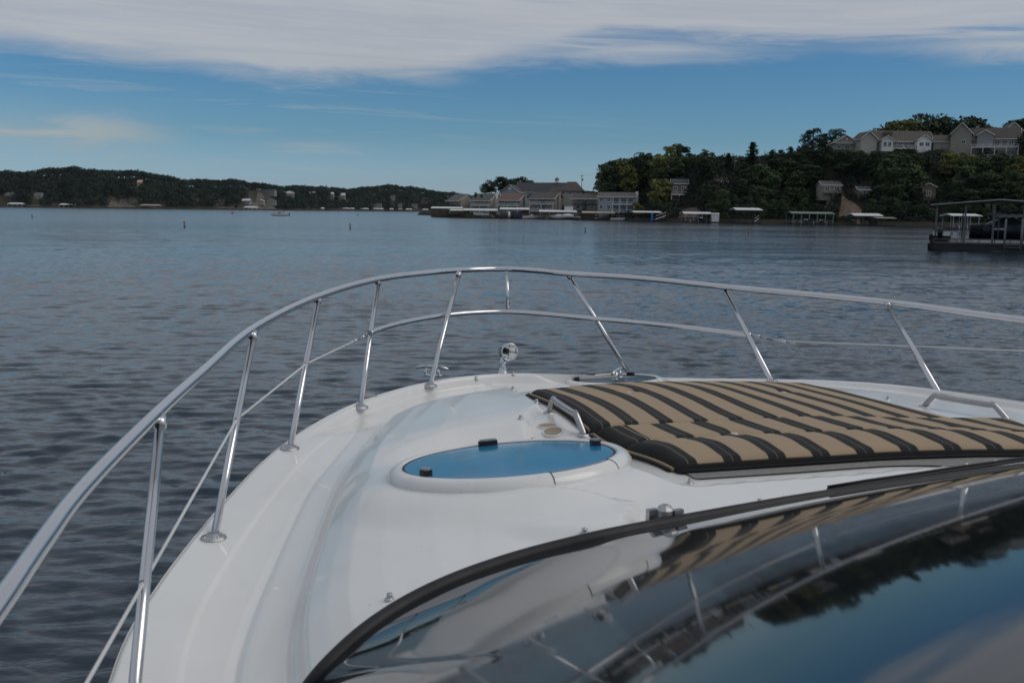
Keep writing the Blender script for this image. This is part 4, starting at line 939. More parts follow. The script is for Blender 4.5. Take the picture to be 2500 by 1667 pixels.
def balcony(root, x0, x1, y0, z, dep, rm, posts=None, rh=1.0, under=0.0, n=None):
    d = MB(); d.box(((x0+x1)/2, y0-dep/2, z), (x1-x0, dep, .25)); b = d.build('balcony', rm, root)
    r = MB(); y = y0-dep+.06
    r.box(((x0+x1)/2, y, z+rh), (x1-x0, .09, .1)); r.box(((x0+x1)/2, y, z+.25), (x1-x0, .06, .07))
    n = n or max(4, int((x1-x0)/.45))
    for i in range(n+1):
        xx = x0+(x1-x0)*i/n; r.box((xx, y, z+rh/2+.1), (.1 if i % 4 == 0 else .05, .05, rh-.12))
    for xx in (x0+.05, x1-.05): r.box((xx, y0-dep/2, z+rh), (.07, dep-.1, .08)); r.box((xx, y0-dep/2, z+rh*.55), (.05, dep-.1, .06))
    r.build('railing', rm, b)
    if under:
        for xx in np.linspace(x0+.1, x1-.1, posts or 3): MB().box((xx, y, z-under/2-.12), (.2, .2, under)).build('post', rm, root)
def house(label, px, py, dist, rot, cat='house', name='house', group=None, sink=0):
    p = at(px, py, dist); p.z -= sink; return empty(name, p, label, cat, group, -math.radians(rot))
G1 = 'condos in a row on the waterfront'
def condo(px, py, dist, rot, W, D, H, rh, wm, rm, label, rail=T_white, chim=True, cm=None, floors=2, wins=((.25, .35), (.75, .35)), base=2.5):
    r = house(label, px, py, dist, rot, 'condo', 'waterfront_condo', G1)
    volume(r, -W, 0, 0, D, -base, H+base, rh, 'x', wm, rm, ov=.5, of=1.75)
    fh = H/floors
    for f in range(floors):
        z = fh*f
        for k in (.22, .5, .78):
            if k == .5 and floors > 1: MB().box((-W*k, -.03, z+1.1), (1.7, .08, 2.1)).build('door', pane, r)
            else: window(r, -W*k, z+fh*.52, 1.3, 1.35)
        balcony(r, -W+.1, -.1, -.02, z, 1.7, rail, posts=3, under=fh-.2 if f else base)
    if chim: MB().box((.45, D*.42, H/2+rh*.3), (.9, 1.5, H+rh*1.3+.6)).box((.45, D*.42, H+rh*1.05+.1), (1.15, 1.75, .2)).build('chimney', cm or wm, r)
    window(r, D*.75, H*.7, 1.0, 1.2, 0, 'r')
    return r
condo(1124, 503, 442, 42, 7.3, 9.5, 2.9, 2.3, W_tan, R_grey, 'tan condo at the left end of the row, with a dark balcony railing', wood_d, False, floors=1, base=6.0)
condo(1198, 502.5, 436, 33, 9.6, 8.5, 2.9, 2.3, W_cream, R_grey, 'cream condo with white railing and white chimney, second from the left', cm=T_white, floors=1, base=6.0)
condo(1269, 503, 428, 27, 10.2, 9.5, 3.0, 2.3, W_grey, R_red, 'grey condo with the reddish brown roof and white railing', cm=W_grey, floors=1, base=6.0)
condo(1354, 516.5, 418, 23, 10.8, 9.0, 5.9, 2.0, W_tan, R_brown, 'taller tan condo with two white balconies, left of the white shed', cm=W_cream)
condo(1458, 514.5, 405, 14, 10.2, 8.5, 5.2, 1.6, W_cream, R_brown, 'cream condo with black balconies, left of the blue grey house', wood_d, True, W_white)
r = house('blue grey two storey house with white balconies at the right end of the row', 1549, 528, 388, 12, 'house', 'waterfront_house')
volume(r, -14.2, 0, 0, 9, -2.5, 9.9, 1.7, 'x', W_blue, R_grey, ov=.5)
for z in (3.4, 6.2):
    for x in (-13.0, -10.1): window(r, x, z, 1.3, 1.5)
for z, u_ in ((4.4, 2.6), (1.5, 1.4), (-.1, 1.0)):
    balcony(r, -8.6, -.1, -.02, z, 1.7, T_white, posts=4, under=u_)
    for x in (-7.2, -4.3, -1.6): MB().box((x, -.03, z+1.2), (1.8, .08, 2.1 if z > 2 else 1.9)).build('door', pane, r)
MB().box((.45, 3, 3.8), (1.0, 1.6, 11.4)).build('chimney', W_white, r)
for x in (-11.6, -10.4): MB().box((x, 1.8, 8.15), (.7, .7, .12)).build('skylight', T_white, r)
r = house('large slate roofed building with blue grey gable and rooftop cupola', 1275, 474, 452, 20, 'building', 'lodge_building')
volume(r, -4, 18, 2, 12, -6, 7.2, 4.0, 'x', W_blue, R_dark, ov=.6, hip=0); volume(r, -9.2, -.5, -3, 12, -6, 7.0, 3.0, 'y', W_blue, R_dark, ov=.6)
MB().box((14, 7, 5.9), (1.5, 1.5, 1.5)).build('cupola', T_white, r); MB().lathe([(1.4, 6.6), (0.01, 7.7)], 4, Matrix.Translation((14, 7, 0)) @ Matrix.Rotation(math.pi/4, 4, 'Z'), smooth=False).build('cupola_roof', R_dark, r)
for x in (3, 6.5, 10, 13.5): window(r, x, -.6, 1.6, 1.5, 2)
MB().lathe([(.7, 0), (.6, .05), (0.01, .06)], 16, Matrix.Translation((-4.85, -3.05, 2.4)) @ Matrix.Rotation(math.pi/2, 4, 'X')).build('round_vent', T_white, r)
r = house('cream house with steep brown hip roof above the others, by the utility pole', 1421, 478, 425, 8, 'house')
volume(r, -9.6, 0, 0, 10, -4, 6.3, 3.5, 'x', W_cream, R_brown, ov=.7, hip=.75); volume(r, -14.5, -8.5, 2.5, 9, -4, 4.2, 3.2, 'x', W_cream, R_brown, ov=.5, hip=.4); volume(r, -.3, 2.2, 3, 9, -4, 3.6, 1.6, 'x', W_brown, R_brown, ov=.3)
for x in (-8.1, -5.0, -1.9): window(r, x, 1.0, 1.2, 1.3)
r = house('small white boat shed between the tan condo and the black balconied condo', 1397, 514, 396, 8, 'shed', 'boat_shed')
volume(r, -3.1, 0, 0, 3, -2.6, 4.5, .5, 'x', W_white, R_brown, ov=.2, trim=False)
MB().box((-1.5, -.03, -.8), (1.0, .06, 1.9)).build('door', T_white, r)
# utility poles
def pole(px, yt, yb_, d, label, arm=False):
    p = at(px, yb_, d); t = at(px, yt, d); r = empty('utility_pole', p, label, 'pole'); H = t.z-p.z
    MB().tube([(0, 0, -2), (0, 0, H)], [.17, .11], 8).build('shaft', wood_g, r); MB().box((0, 0, H-.5), (1.8, .1, .12)).build('crossarm', wood_d, r)
    MB().lathe([(0.01, 0), (.28, 0), (.28, .9), (.01, .95)], 12, Matrix.Translation((.42, -.1, H-2.5))).build('transformer', galv, r); return p+Vector((0, 0, H))
p1 = pole(1419.5, 427, 480, 430, 'wooden utility pole with transformer beside the highest brown roofed house'); p2 = pole(1792, 381, 430, 385, 'wooden utility pole with transformer on the bare slope between the conifers')
pts = [p1.lerp(p2, t)-Vector((0, 0, 3.0*math.sin(math.pi*t))) for t in np.linspace(0, 1, 14)]
tag(MB().tube(pts, .022, 4).build('power_line', black_p), 'thin power line sagging between the two utility poles', 'cable')
# hilltop houses ---------------------------------------------------------
def hilltop():
    r = house('brown tan hilltop house with wide front gable, leftmost on the ridge', 2032, 362, 372, 6, 'house'); G = W_tan
    volume(r, .5, 9.5, 0, 10, -4, 6.0, 2.6, 'y', W_tan, R_brown, ov=.6); volume(r, 8.5, 12.5, 2, 11, -4, 5.6, 2.2, 'x', W_tan, R_brown, ov=.4)
    window(r, 2.4, .4, 1.4, 1.3); window(r, 5.3, .4, 1.8, 1.3); MB().box((5, -.7, 1.75), (8, .9, .15)).build('awning', T_white, r)
    MB().lathe([(.35, 0), (.01, .06)], 12, Matrix.Translation((5, -.03, 3.4)) @ Matrix.Rotation(math.pi/2, 4, 'X')).build('round_vent', T_white, r)
    r = house('long cream hilltop house with two front gables and white decks', 2125, 363, 366, -2, 'house'); d = 366/FPX
    volume(r, -3.8, 2.0, -.5, 9, -5, 8.5, 2.6, 'y', W_cream, R_brown, ov=.5)
    volume(r, 1.8, 23.5, 1, 10, -5, 8.2, 3.6, 'x', W_tan, R_brown, ov=.7)
    volume(r, 3.5, 7.6, -1.4, 2, -1, 4.2, 1.3, 'y', W_white, R_brown, ov=.4); volume(r, 16.5, 21.6, -1.4, 2, -5, 8.4, 1.6, 'y', W_white, R_brown, ov=.4)
    for x in (4.7, 6.4): window(r, x, 1.55, 1.2, 1.6, -1.4)
    for x in (18.0, 20.2): window(r, x, 1.75, 1.5, 1.3, -1.4)
    for x in (9, 11.2, 13.4): window(r, x, 1.6, 1.5, 1.7, 1)
    balcony(r, 7.8, 16.3, .98, .2, 2.2, T_white, posts=4, under=3); balcony(r, 11.5, 21.6, .0 if False else -1.42, -3.0, 1.4, T_white, posts=5, under=1.5)
    MB().box((3.2, 5.4, 6.8), (.9, .9, 1.8)).build('chimney', W_tan, r); MB().box((7.3, 3.2, 5.6), (2.6, 2.2, 1.3)).build('dormer', R_brown, r)
    volume(r, 23.2, 28.5, 4, 11, -4, 5.6, 2.2, 'x', W_tan, R_brown, ov=.5); MB().box((24.6, 3.9, -.8), (1.2, .1, 2.0)).build('door', T_white, r)
    r = house('tan hilltop house with a large blank side gable and white railed decks', 2370, 368, 360, 20, 'house')
    volume(r, -6.7, 0, 0, 9, -4, 10.2, 3.6, 'y', W_tan, R_brown, ov=.6); volume(r, -12.3, -6.4, 2, 10, -4, 7.4, 2.4, 'x', W_tan, R_brown, ov=.4)
    volume(r, -.2, 15.5, 1.5, 10, -5, 9.6, 3.6, 'x', W_tan, R_brown, ov=.8); volume(r, 1.8, 7.0, -.6, 3, 1.2, 4.2, 1.6, 'y', W_grey, R_brown, ov=.4)
    window(r, -2.6, 3.1, 1.3, 1.3)
    balcony(r, -.1, 15.0, -.1 if False else -.62, 1.0, 1.6, T_white, posts=5, under=3.6); balcony(r, -.1, 15.0, -.62, -2.6, 1.6, T_white, posts=5, under=1.2)
    for x in (8.5, 10.8, 13): window(r, x, 2.6, 1.6, 1.8, 1.5)
    for x in (1.5, 4.5, 7.5, 10.5, 13.5): MB().box((x, 1.45, -1.2), (2, .08, 2.1)).build('door', pane, r)
    MB().box((2, 6, 8.2), (.9, .9, 1.6)).build('chimney', W_tan, r)
    r = house('cream gabled hilltop house mostly hidden by a tree at the right edge', 2452, 335, 372, 10, 'house')
    volume(r, 0, 6, 0, 8, -5, 7.6, 2.6, 'y', W_cream, R_brown, ov=.5); window(r, 3, 1.4, 1.3, 1.3)
hilltop()
# houses half way up
def small_house(label, x0, x1, yr, ye, yb_, d, wm, rm, ridge='x', rot=0, rail=None, depth=7, chim=False, wins=2, hipv=0.0, name='house', base=3.0, cat='house', grp=None):
    k = d/FPX; W = (x1-x0)*k/math.cos(math.radians(rot)); H = (yb_-ye)*k; rh = (ye-yr)*k
    if d == 0: d = dist_for(x1, yb_); k = d/FPX; W = (x1-x0)*k/math.cos(math.radians(rot)); H = (yb_-ye)*k; rh = (ye-yr)*k
    r = house(label, x1, yb_, d, rot, cat, name, grp); volume(r, -W, 0, 0, depth, -base, H+base, rh, ridge, wm, rm, ov=.35, hip=hipv, trim=(hipv == 0))
    for i in range(wins): window(r, -W*(i+.5)/wins, H*.55, min(1.6, W/wins*.5), min(1.5, H*.5))
    if rail is not None: balcony(r, -W, 0, -.02, .0, 1.6, rail, posts=3, under=base*.8)
    if chim: MB().box((-W*.8, depth*.5, H+rh), (.8, .8, 1.6)).build('chimney', W_stone, r)
    return r
small_house('low brown house with a long deck above the stairs to the shore', 2008, 2054, 443, 453, 472, 0, W_tan, R_grey, rail=wood_g, base=2.5, wins=2)
small_house('dark two storey house deep among trees with a white balcony', 1640, 1678, 438, 449, 476, 0, W_brown, R_dark, rail=T_white, base=2.5, wins=2, depth=6, rot=8)
small_house('brown roofed house half hidden behind tree crowns below the conifers', 1748, 1776, 433, 443, 452, 0, W_tan, R_brown, wins=1, chim=True)
small_house('dark open gabled porch building on the right slope with white gable trim', 2248, 2283, 449, 457, 492, 0, W_brown, R_dark, ridge='y', wins=1, base=3, depth=6)
small_house('dark house under trees right of the sandy bank', 2096, 2124, 456, 464, 482, 0, W_brown, R_dark, rail=wood_d, base=4, wins=2, depth=5)
# stairs, bank -----------------------------------------------------------
def stairs(x0, y0, x1, y1, d0, d1, label):
    a = at(x0, y0, d0); b = at(x1, y1, d1); r = empty('hill_stairs', a, label, 'stairs'); L = b-a
    for s in (-.8, .8): MB().tube([(s, 0, .3), (s+L.x, L.y, L.z+.3)], .16, 4, smooth=False).build('stringer', wood_g, r)
    for i in range(14):
        t = (i+.5)/14; MB().box((L.x*t, L.y*t, L.z*t+.2), (1.5, .5, .08)).build('step', wood_g, r)
    for s in (-.85, .85): MB().tube([(s, 0, 1.3), (s+L.x, L.y, L.z+1.3)], .06, 4).build('handrail', wood_g, r)
stairs(2016, 518, 2037, 480, dist_for(2016, 518)-1, dist_for(2037, 480)-1, 'weathered wooden stairs climbing from the green roofed dock')
stairs(1622, 536, 1648, 508, dist_for(1622, 534)-1, dist_for(1648, 508)-1, 'dark wooden stairs on the brown bank right of the blue slide')
# sandy banks as patches of bare ground, laid over the slope
def bank(cx, cy, pts, label, col):
    P = np.array(pts, float); n = 14; v = np.linspace(0, 1, n)[None, :, None]; L = np.array(P[:len(P)//2]); U = np.array(P[len(P)//2:][::-1])
    u = np.linspace(0, 1, 16); Li = np.stack([np.interp(u, np.linspace(0, 1, len(L)), L[:, j]) for j in (0, 1)], 1); Ui = np.stack([np.interp(u, np.linspace(0, 1, len(U)), U[:, j]) for j in (0, 1)], 1)
    G = Li[:, None]*(1-v)+Ui[:, None]*v; X = G[..., 0]; Y = G[..., 1]
    tag(np_mesh('bare_bank', np.stack([X, Y, ground(X, Y)+.25+.12*np.sin(X*2.1)*np.sin(Y*1.7)], -1).reshape(-1, 3), grid_faces(16, n), col), kind='structure')
sand = mat('sandy_soil', (.19, .13, .09), .95, var=.2, nscale=.8, bump=.8, bscale=3); brown = mat('brown_soil', (.13, .095, .07), .95, var=.25, nscale=.8, bump=.8, bscale=3)
def bpt(px, off):
    X = X_at(px, 328); ys_ = float(np.interp(X, _sx, _sy)); return (X*(ys_+off)/328, ys_+off)
bank(0, 0, [bpt(2036, 3), bpt(2062, 3), bpt(2090, 3), bpt(2092, 16), bpt(2062, 17), bpt(2042, 16)], '', sand)
def bpt2(px, off):
    X = X_at(px, 345); ys_ = float(np.interp(X, _sx, _sy)); return (X*(ys_+off)/345, ys_+off)
bank(0, 0, [bpt2(1648, 2), bpt2(1680, 2), bpt2(1712, 2), bpt2(1700, 14), bpt2(1676, 16), bpt2(1660, 14)], '', brown)
# far side houses ----------------------------------------------------------
for h in FH:
    lab_, x0, x1, yr, ye, wm_, rm_, rg_, rot_, wn_, hp_ = h; s_ = far_s((x0+x1)/2, fh_base(h)); p = far_at((x0+x1)/2, s_)
    small_house(lab_, x0, x1, yr, ye, fh_base(h), p.y, globals()[wm_], globals()[rm_], rg_, rot_, T_white if wn_ > 1 and ye > 480 and x1 < 700 else None, 8, False, wn_, hp_, 'far_house', 1.5, 'house', 'houses on the far shore')
sandp = mat('bluff_soil', (.14, .12, .10), .95, var=.3, nscale=.2, bump=.6, bscale=1)
for p0, p1, s1 in ((264, 334, 40), (524, 578, 18), (606, 674, 84), (2, 130, 10)):
    u = np.linspace(p0, p1, 24)[:, None]; v = np.linspace(0, 1, 12)[None, :]; shp = np.sin(np.pi*np.clip((u-p0)/(p1-p0), .02, .98))**.6*(.8+.25*np.sin(u*.21)+.15*np.sin(u*.53))
    S_ = 2+v*s1*shp; P_ = u+0*v; d = np.interp(P_, _fp, _fd)+S_+9*np.sin(P_*.05)+5*np.sin(P_*.13)
    tag(np_mesh('bare_bank', np.stack([(P_-1250)/FPX*d, d, far_ground(P_, S_)+.5], -1).reshape(-1, 3), grid_faces(24, 12), sandp), kind='structure')
# ------------------------------------------------------------------ boats
def hull_mb(L, B, H, sheer=.25, n=14):
    V = []; prof_n = 9
    for i in range(n):
        t = i/(n-1); x = -L/2+L*t; w = B/2*(1-max(0, (t-.45)/.55)**2.2)+.01; top = H*(1+sheer*max(0, t-.3)**2*1.6); keel = -.28*H*(1-max(0, (t-.6)/.4)**2)+max(0, (t-.75)/.25)**2*H*.5
        for j, (a, b) in enumerate([(-1, 1), (-.97, .62), (-.8, .18), (-.4, .03), (0, 0), (.4, .03), (.8, .18), (.97, .62), (1, 1)]): V.append((x, a*w, keel+(top-keel)*b))
    F = [tuple(r) for r in grid_faces(n, prof_n)]; F.append(tuple(range(prof_n))[::-1])
    return V, F
def boat(pos, L, rz, label, hullm=None, deckm=None, bimini=False, cover=False, group=None, name='moored_boat', stripe=None, people=False, shield=True):
    r = empty(name, pos, label, 'boat', group, rz); B = L*.32; H = L*.13
    V, F = hull_mb(L, B, H); MB().add(V, F, True).build('hull', hullm or white_p, r)
    d = MB(); n = 14; dv = []
    for i in range(n):
        t = i/(n-1); x = -L/2+L*t; w = B/2*(1-max(0, (t-.45)/.55)**2.2)*.96+.01; top = H*(1+.25*max(0, t-.3)**2*1.6); k = .45 if (.12 < t < .55 and not cover) else 1.0
        dv += [(x, -w, top), (x, -w*.8, top*1.02), (x, -w*.78, top*k), (x, w*.78, top*k), (x, w*.8, top*1.02), (x, w, top)]
    d.add(dv, [tuple(q) for q in grid_faces(n, 6)], False).build('deck', canvas_d if cover else (deckm or white_p), r)
    if cover:
        c = MB(); cv = []
        for i in range(8):
            t = i/7; x = -L*.46+L*.8*t; h = H*(1.0+.55*math.sin(math.pi*t)); w = B*.46*(1-.4*t*t); cv += [(x, -w, H), (x, -w*.5, h), (x, 0, h*1.12), (x, w*.5, h), (x, w, H)]
        c.add(cv, [tuple(q) for q in grid_faces(8, 5)], True).build('boat_cover', deckm or canvas_d, r)
    elif shield:
        g_ = MB(); sh = L*.085
        pts = [(L*.02, -B*.42), (L*.12, -B*.30), (L*.17, 0), (L*.12, B*.30), (L*.02, B*.42)]
        vs = [(x, y, H*1.02) for x, y in pts]+[(x-L*.07, y*.9, H*1.02+sh) for x, y in pts]
        g_.add(vs, [(i, i+1, i+6, i+5) for i in range(4)]).build('windshield', pane, r)
        fr = MB().tube(vs[5:], .03, 5); [fr.tube([vs[i], vs[i+5]], .025, 5) for i in range(5)]; fr.build('windshield_frame', T_white, r)
        for yy in (-B*.2, B*.2): MB().box((-L*.06, yy, H*.78), (L*.09, B*.2, H*.5)).box((-L*.1, yy, H*1.05), (L*.02, B*.2, H*.55)).build('seat', deckm or white_p, r)
    if bimini:
        zt = H+L*.22; MB().add([(-L*.25, -B*.4, zt), (-L*.25, B*.4, zt), (-L*.12, -B*.42, zt+.12), (-L*.12, B*.42, zt+.12), (L*.02, -B*.4, zt), (L*.02, B*.4, zt)], [(0, 2, 3, 1), (2, 4, 5, 3)]).build('bimini_top', canvas_d, r)
        fr = MB(); [fr.tube([(-L*.1, s*B*.45, H), (x, s*B*.41, zt)], .02, 5) for s in (-1, 1) for x in (-L*.25, L*.02)]; fr.build('bimini_frame', galv, r)
    MB().box((-L*.53, 0, H*.75), (L*.06, B*.18, H*.9)).box((-L*.53, 0, H*.1), (L*.03, B*.07, H*.7)).build('outboard_motor', black_p, r)
    if stripe is not None:
        s = MB(); V2 = [(x*1.002, y*1.012, z) for x, y, z in V]; s.add([V2[i*9+j] for i in range(14) for j in (0, 1)], [(2*i, 2*i+2, 2*i+3, 2*i+1) for i in range(13)]); s.build('hull_stripe', stripe, r)
    return r
# running motorboat
p = on_water(683, 527.5); mb = boat((p.x, p.y, .05), 7.0, math.radians(180+6), 'white motorboat with dark top crossing the lake, two people aboard', bimini=False, name='motorboat')
arch = MB(); [arch.tube([(-1.2, s*.95, .9), (-1.6, s*.9, 1.9), (-1.7, 0, 2.0)], .06, 6) for s in (-1, 1)]; arch.build('arch', canvas_d, mb)
skin = mat('skin_tone', (.35, .22, .16), .6, var=.05); shirt_d = mat('dark_shirt', (.03, .03, .04), .8, var=.1); shirt_g = mat('grey_shirt', (.12, .12, .13), .8, var=.1)
def person_seated(pos, rz, label, shirt):
    """seated figure grown from a joint skeleton"""
    J = [((0, 0, .0), .15), ((0, 0, .28), .15), ((0, 0, .48), .16), ((0, 0, .58), .06), ((.01, 0, .70), .10), ((.01, 0, .80), .095), ((0, .19, .50), .06), ((.08, .25, .27), .045), ((.3, .2, .24), .035), ((0, -.19, .50), .06), ((.08, -.25, .27), .045), ((.3, -.2, .24), .035), ((.42, .11, .02), .075), ((.46, .11, -.4), .05), ((.58, .11, -.43), .045), ((.42, -.11, .02), .075), ((.46, -.11, -.4), .05), ((.58, -.11, -.43), .045)]
    E_ = [(0, 1), (1, 2), (2, 3), (3, 4), (4, 5), (2, 6), (6, 7), (7, 8), (2, 9), (9, 10), (10, 11), (0, 12), (12, 13), (13, 14), (0, 15), (15, 16), (16, 17)]
    me = bpy.data.meshes.new('body'); me.from_pydata([j[0] for j in J], E_, []); o = bpy.data.objects.new('person', me); COL.objects.link(o)
    o.modifiers.new('skin', 'SKIN'); 
    for v, j in zip(me.skin_vertices[0].data, J): v.radius = (j[1], j[1])
    me.skin_vertices[0].data[0].use_root = True; me.materials.append(shirt); o.modifiers.new('smooth', 'SUBSURF').levels = 1; o.modifiers['smooth'].render_levels = 1
    o.location = pos; o.rotation_euler = (0, 0, rz); tag(o, label, 'person')
    h = MB(); h.lathe([(.0, .92), (.08, .89), (.105, .82), (.10, .76), (.07, .74)], 14, Matrix.Translation((-.01, 0, 0))); h.build('hair', shirt_d, o); return o
M_ = Matrix.Translation((p.x, p.y, .05)) @ Matrix.Rotation(math.radians(186), 4, 'Z')
person_seated(M_ @ Vector((-.5, .25, .95)), math.radians(186), 'person in dark clothing seated at the helm of the crossing motorboat', shirt_d)
person_seated(M_ @ Vector((2.1, -.2, .95)), math.radians(186), 'person in grey seated in the bow of the crossing motorboat', shirt_g)
# buoys ------------------------------------------------------------------------
orange = mat('orange_band', (.25, .07, .04), .5, var=.08); bw = mat('buoy_white', (.30, .27, .26), .5, var=.1)
def buoy(px, py, yt, label):
    b = on_water(px, py); k = b.y/FPX; H = (py-yt)*k; R = H*.17; r = empty('marker_buoy', (b.x, b.y, 0), label, 'buoy', 'white and orange marker buoys')
    MB().lathe([(R*.95, -.4), (R, .0), (R, H*.16)], 14).build('float_collar', black_p, r)
    MB().lathe([(R*.9, H*.16), (R*.9, H*.9)], 14).build('body', bw, r); MB().lathe([(R*.93, H*.72), (R*.93, H*.82)], 14).build('upper_band', orange, r); MB().lathe([(R*.93, H*.22), (R*.93, H*.32)], 14).build('lower_band', orange, r)
    MB().lathe([(R*.97, H*.88), (R*.97, H*.97), (R*.6, H), (.001, H)], 14).build('cap', orange, r)
    s = R*.62; z = H*.52; d_ = MB(); P = [(s, 0), (0, s*1.3), (-s, 0), (0, -s*1.3)]
    for i in range(4):
        a, c_ = P[i], P[(i+1) % 4]; d_.tube([(a[0]*.9, -R*.93-.004, z+a[1]), (c_[0]*.9, -R*.93-.004, z+c_[1])], .012, 4)
    d_.build('diamond_mark', orange, r)
buoy(78.5, 532.5, 524, 'far small marker buoy near the left edge'); buoy(450.5, 554.5, 541, 'marker buoy left of the crossing motorboat, left end of the near line'); buoy(855, 558, 546, 'marker buoy on open water below the distant white metal roofs'); buoy(1429, 567, 555.5, 'marker buoy in front of the tan roofed dock'); buoy(1828, 571, 560, 'rightmost marker buoy, in front of the high roofed dock')
b = on_water(567.5, 522.5); r = empty('channel_buoy', (b.x, b.y, 0), 'red can buoy near the far shore left of the motorboat', 'buoy')
MB().lathe([(.45, -.4), (.45, .75), (.38, .85), (.001, .88)], 18).build('body', red_p, r); MB().lathe([(.47, .05), (.47, .16)], 18).build('waterline_ring', black_p, r)
b = on_water(873.5, 526); r = empty('channel_buoy', (b.x, b.y, 0), 'tiny dark marker on the water right of the motorboat', 'buoy'); MB().lathe([(.2, -.3), (.2, .5), (.12, .8), (.001, .85)], 12).build('body', black_p, r); MB().lathe([(.22, .0), (.22, .1)], 12).build('collar', bw, r)
# docks ------------------------------------------------------------------------
def dock(label, x0, x1, yr0, yr1, yw, d, rm, posts=4, depth=9, frame=None, rail=True, gable=.45, name='covered_dock', x0f=None, upper=False, group='covered boat docks along the near shore', floor=True):
    k = d/FPX; W = (x1-x0)*k; b = at(x0, yw, d); b.z = 0; zr = at(x0, yr1, d).z; zt = at(x0, yr0, d).z; fm = frame or galv
    r = empty(name, (b.x, b.y, 0), label, 'dock', group); xf = 0 if x0f is None else (x0f-x0)*k
    v = MB(); g_ = max(gable, (zt-zr)); ym = depth/2
    a = [(-.4, -.5, zr), (W+.4, -.5, zr), (W+.2, ym, zr+g_), (-.2, ym, zr+g_), (-.4, depth+.5, zr), (W+.4, depth+.5, zr)]; dn = [(p_[0], p_[1], p_[2]-.18) for p_ in a]
    v.add(a+dn, [(0, 1, 2, 3), (5, 4, 3, 2), (6, 9, 8, 7), (11, 8, 9, 10), (0, 6, 7, 1), (5, 11, 10, 4), (1, 7, 8, 2), (2, 8, 11, 5), (3, 9, 6, 0), (4, 10, 9, 3)]).build('roof', rm, r)
    for i in range(posts):
        for y in (0, depth): MB().box((.2+(W-.4)*i/(posts-1), y, (zr-.2+.45)/2), (.16, .16, zr-.2-.45)).build('post', fm, r)
    if floor:
        fl = MB(); fl.box((xf/2+W/2, -.1, .28), (W-xf+.3, 1.3, .34)); fl.box((xf/2+W/2, depth, .28), (W-xf+.3, 1.3, .34))
        for i in (0, .5, 1): fl.box((xf+(W-xf)*i, depth/2, .26), (1.0, depth-1.35, .3))
        fl.build('platform', dock_m, r); MB().box((xf/2+W/2, -.1, .48), (W-xf+.3, 1.32, .05)).build('decking', wood_g, r)
    if upper:
        u = MB().box((W/2, depth*.35, 2.55), (W, depth*.8, .2)); u.build('upper_deck', wood_d, r); rl = MB(); rl.box((W/2, -.1, 3.5), (W, .08, .1)); rl.box((W/2, -.1, 3.1), (W, .05, .06))
        for i in range(int(W/1.2)+1): rl.box((i*1.2, -.1, 3.0), (.09, .09, 1.0))
        rl.build('upper_railing', wood_d, r)
    if rail:
        rl = MB(); rl.box((W*.5, -.7, 1.35), (W*.9, .06, .07)); [rl.box((W*.05+W*.9*i/8, -.7, .9), (.07, .07, .9)) for i in range(9)]; rl.build('railing', fm if not upper else wood_d, r)
    for i in range(3): MB().tube([(W*(.2+.3*i), -.9, -.6), (W*(.2+.3*i), -.9, 1.0)], .09, 8).build('mooring_pile', fm if not upper else wood_d, r)
    return r, b, k
dock('two level dark dock with white roof at the left tip of the point', 1054, 1126, 504.5, 508, 530.5, 428, R_white, 5, 9, wood_d, upper=True)
dock('low white roofed dock between the two level dock and its neighbour', 1100, 1134, 511, 513.5, 531.5, 420, R_white, 3, 7, wood_d)
dock('white roofed dock sheltering a lifted white boat, below the second condo', 1131, 1212, 509, 513, 532.5, 412, R_white, 6, 9, wood_d)
dock('white roofed dock with blue posts gear, below the reddish roofed condo', 1222, 1290, 506.5, 510.5, 533.5, 404, R_white, 4, 9, wood_d)
dock('wide white roofed dock with covered boats, below the taller tan condo', 1318, 1406, 512.5, 516.5, 535.5, 392, R_white, 5, 10, galv)
dock('tan roofed dock below the black balconied condo', 1423, 1498, 515.5, 519.5, 537, 380, R_tanm, 5, 8, wood_d)
dock('white roofed dock with a bright blue slide, right of the green bush', 1548, 1612, 515, 518, 541, 352, R_white, 4, 9, wood_d)
dock('white roofed dock beside the white storage shed', 1671, 1736, 517, 521, 544, 334, R_white, 4, 8, galv)
dock('tall dock with high white roof in shade', 1797, 1857, 507, 512, 546.5, 325, R_white, 4, 9, wood_d)
dock('long green roofed dock with parked watercraft at the foot of the stairs', 1934, 2034, 516.5, 520.5, 548, 322, R_green, 6, 8, galv)
dock('white roofed dock below the sandy bank', 2086, 2151, 520.5, 526, 550.5, 308, R_white, 4, 7, wood_d)
dock('small flat roofed dock right of the sandy bank dock', 2141, 2184, 530, 532, 551, 304, R_tanm, 3, 6, wood_d, gable=.15)
dock('white roofed dock seen behind the near boat dock', 2324, 2390, 521.5, 526, 560, 240, R_white, 4, 6, galv, gable=.4)
# things in and beside the docks
GB = 'boats kept in the docks along the near shore'
def dboat(px, d, z, L, rz, label, **k): boat((X_at(px, d), d, z), L, math.radians(rz), label, group=GB, **k)
dboat(1172, 411, 1.2, 6.5, 178, 'white boat raised on a lift in the dock below the second condo'); dboat(1186, 417, .4, 6, 150, 'white boat behind the lifted one in the same dock', cover=True, deckm=T_white)
dboat(1292, 402, .3, 7.0, 8, 'slim white boat moored right of the blue dock gear'); dboat(1358, 392, .7, 6.2, 170, 'white covered boat in the left bay of the wide white roofed dock', cover=True, deckm=T_white)
dboat(1378, 391, .9, 6.2, 165, 'white covered boat in the middle bay of the wide dock', cover=True, deckm=T_white); dboat(1396, 393, .7, 5.5, 160, 'dark covered boat in the right bay of the wide dock', cover=True)
dboat(1502, 378, .25, 5.5, 5, 'low white boat tied at the end of the tan roofed dock', shield=False); dboat(1702, 334, .9, 5.5, 120, 'dark boat on a lift beside the white storage shed', hullm=canvas_d)
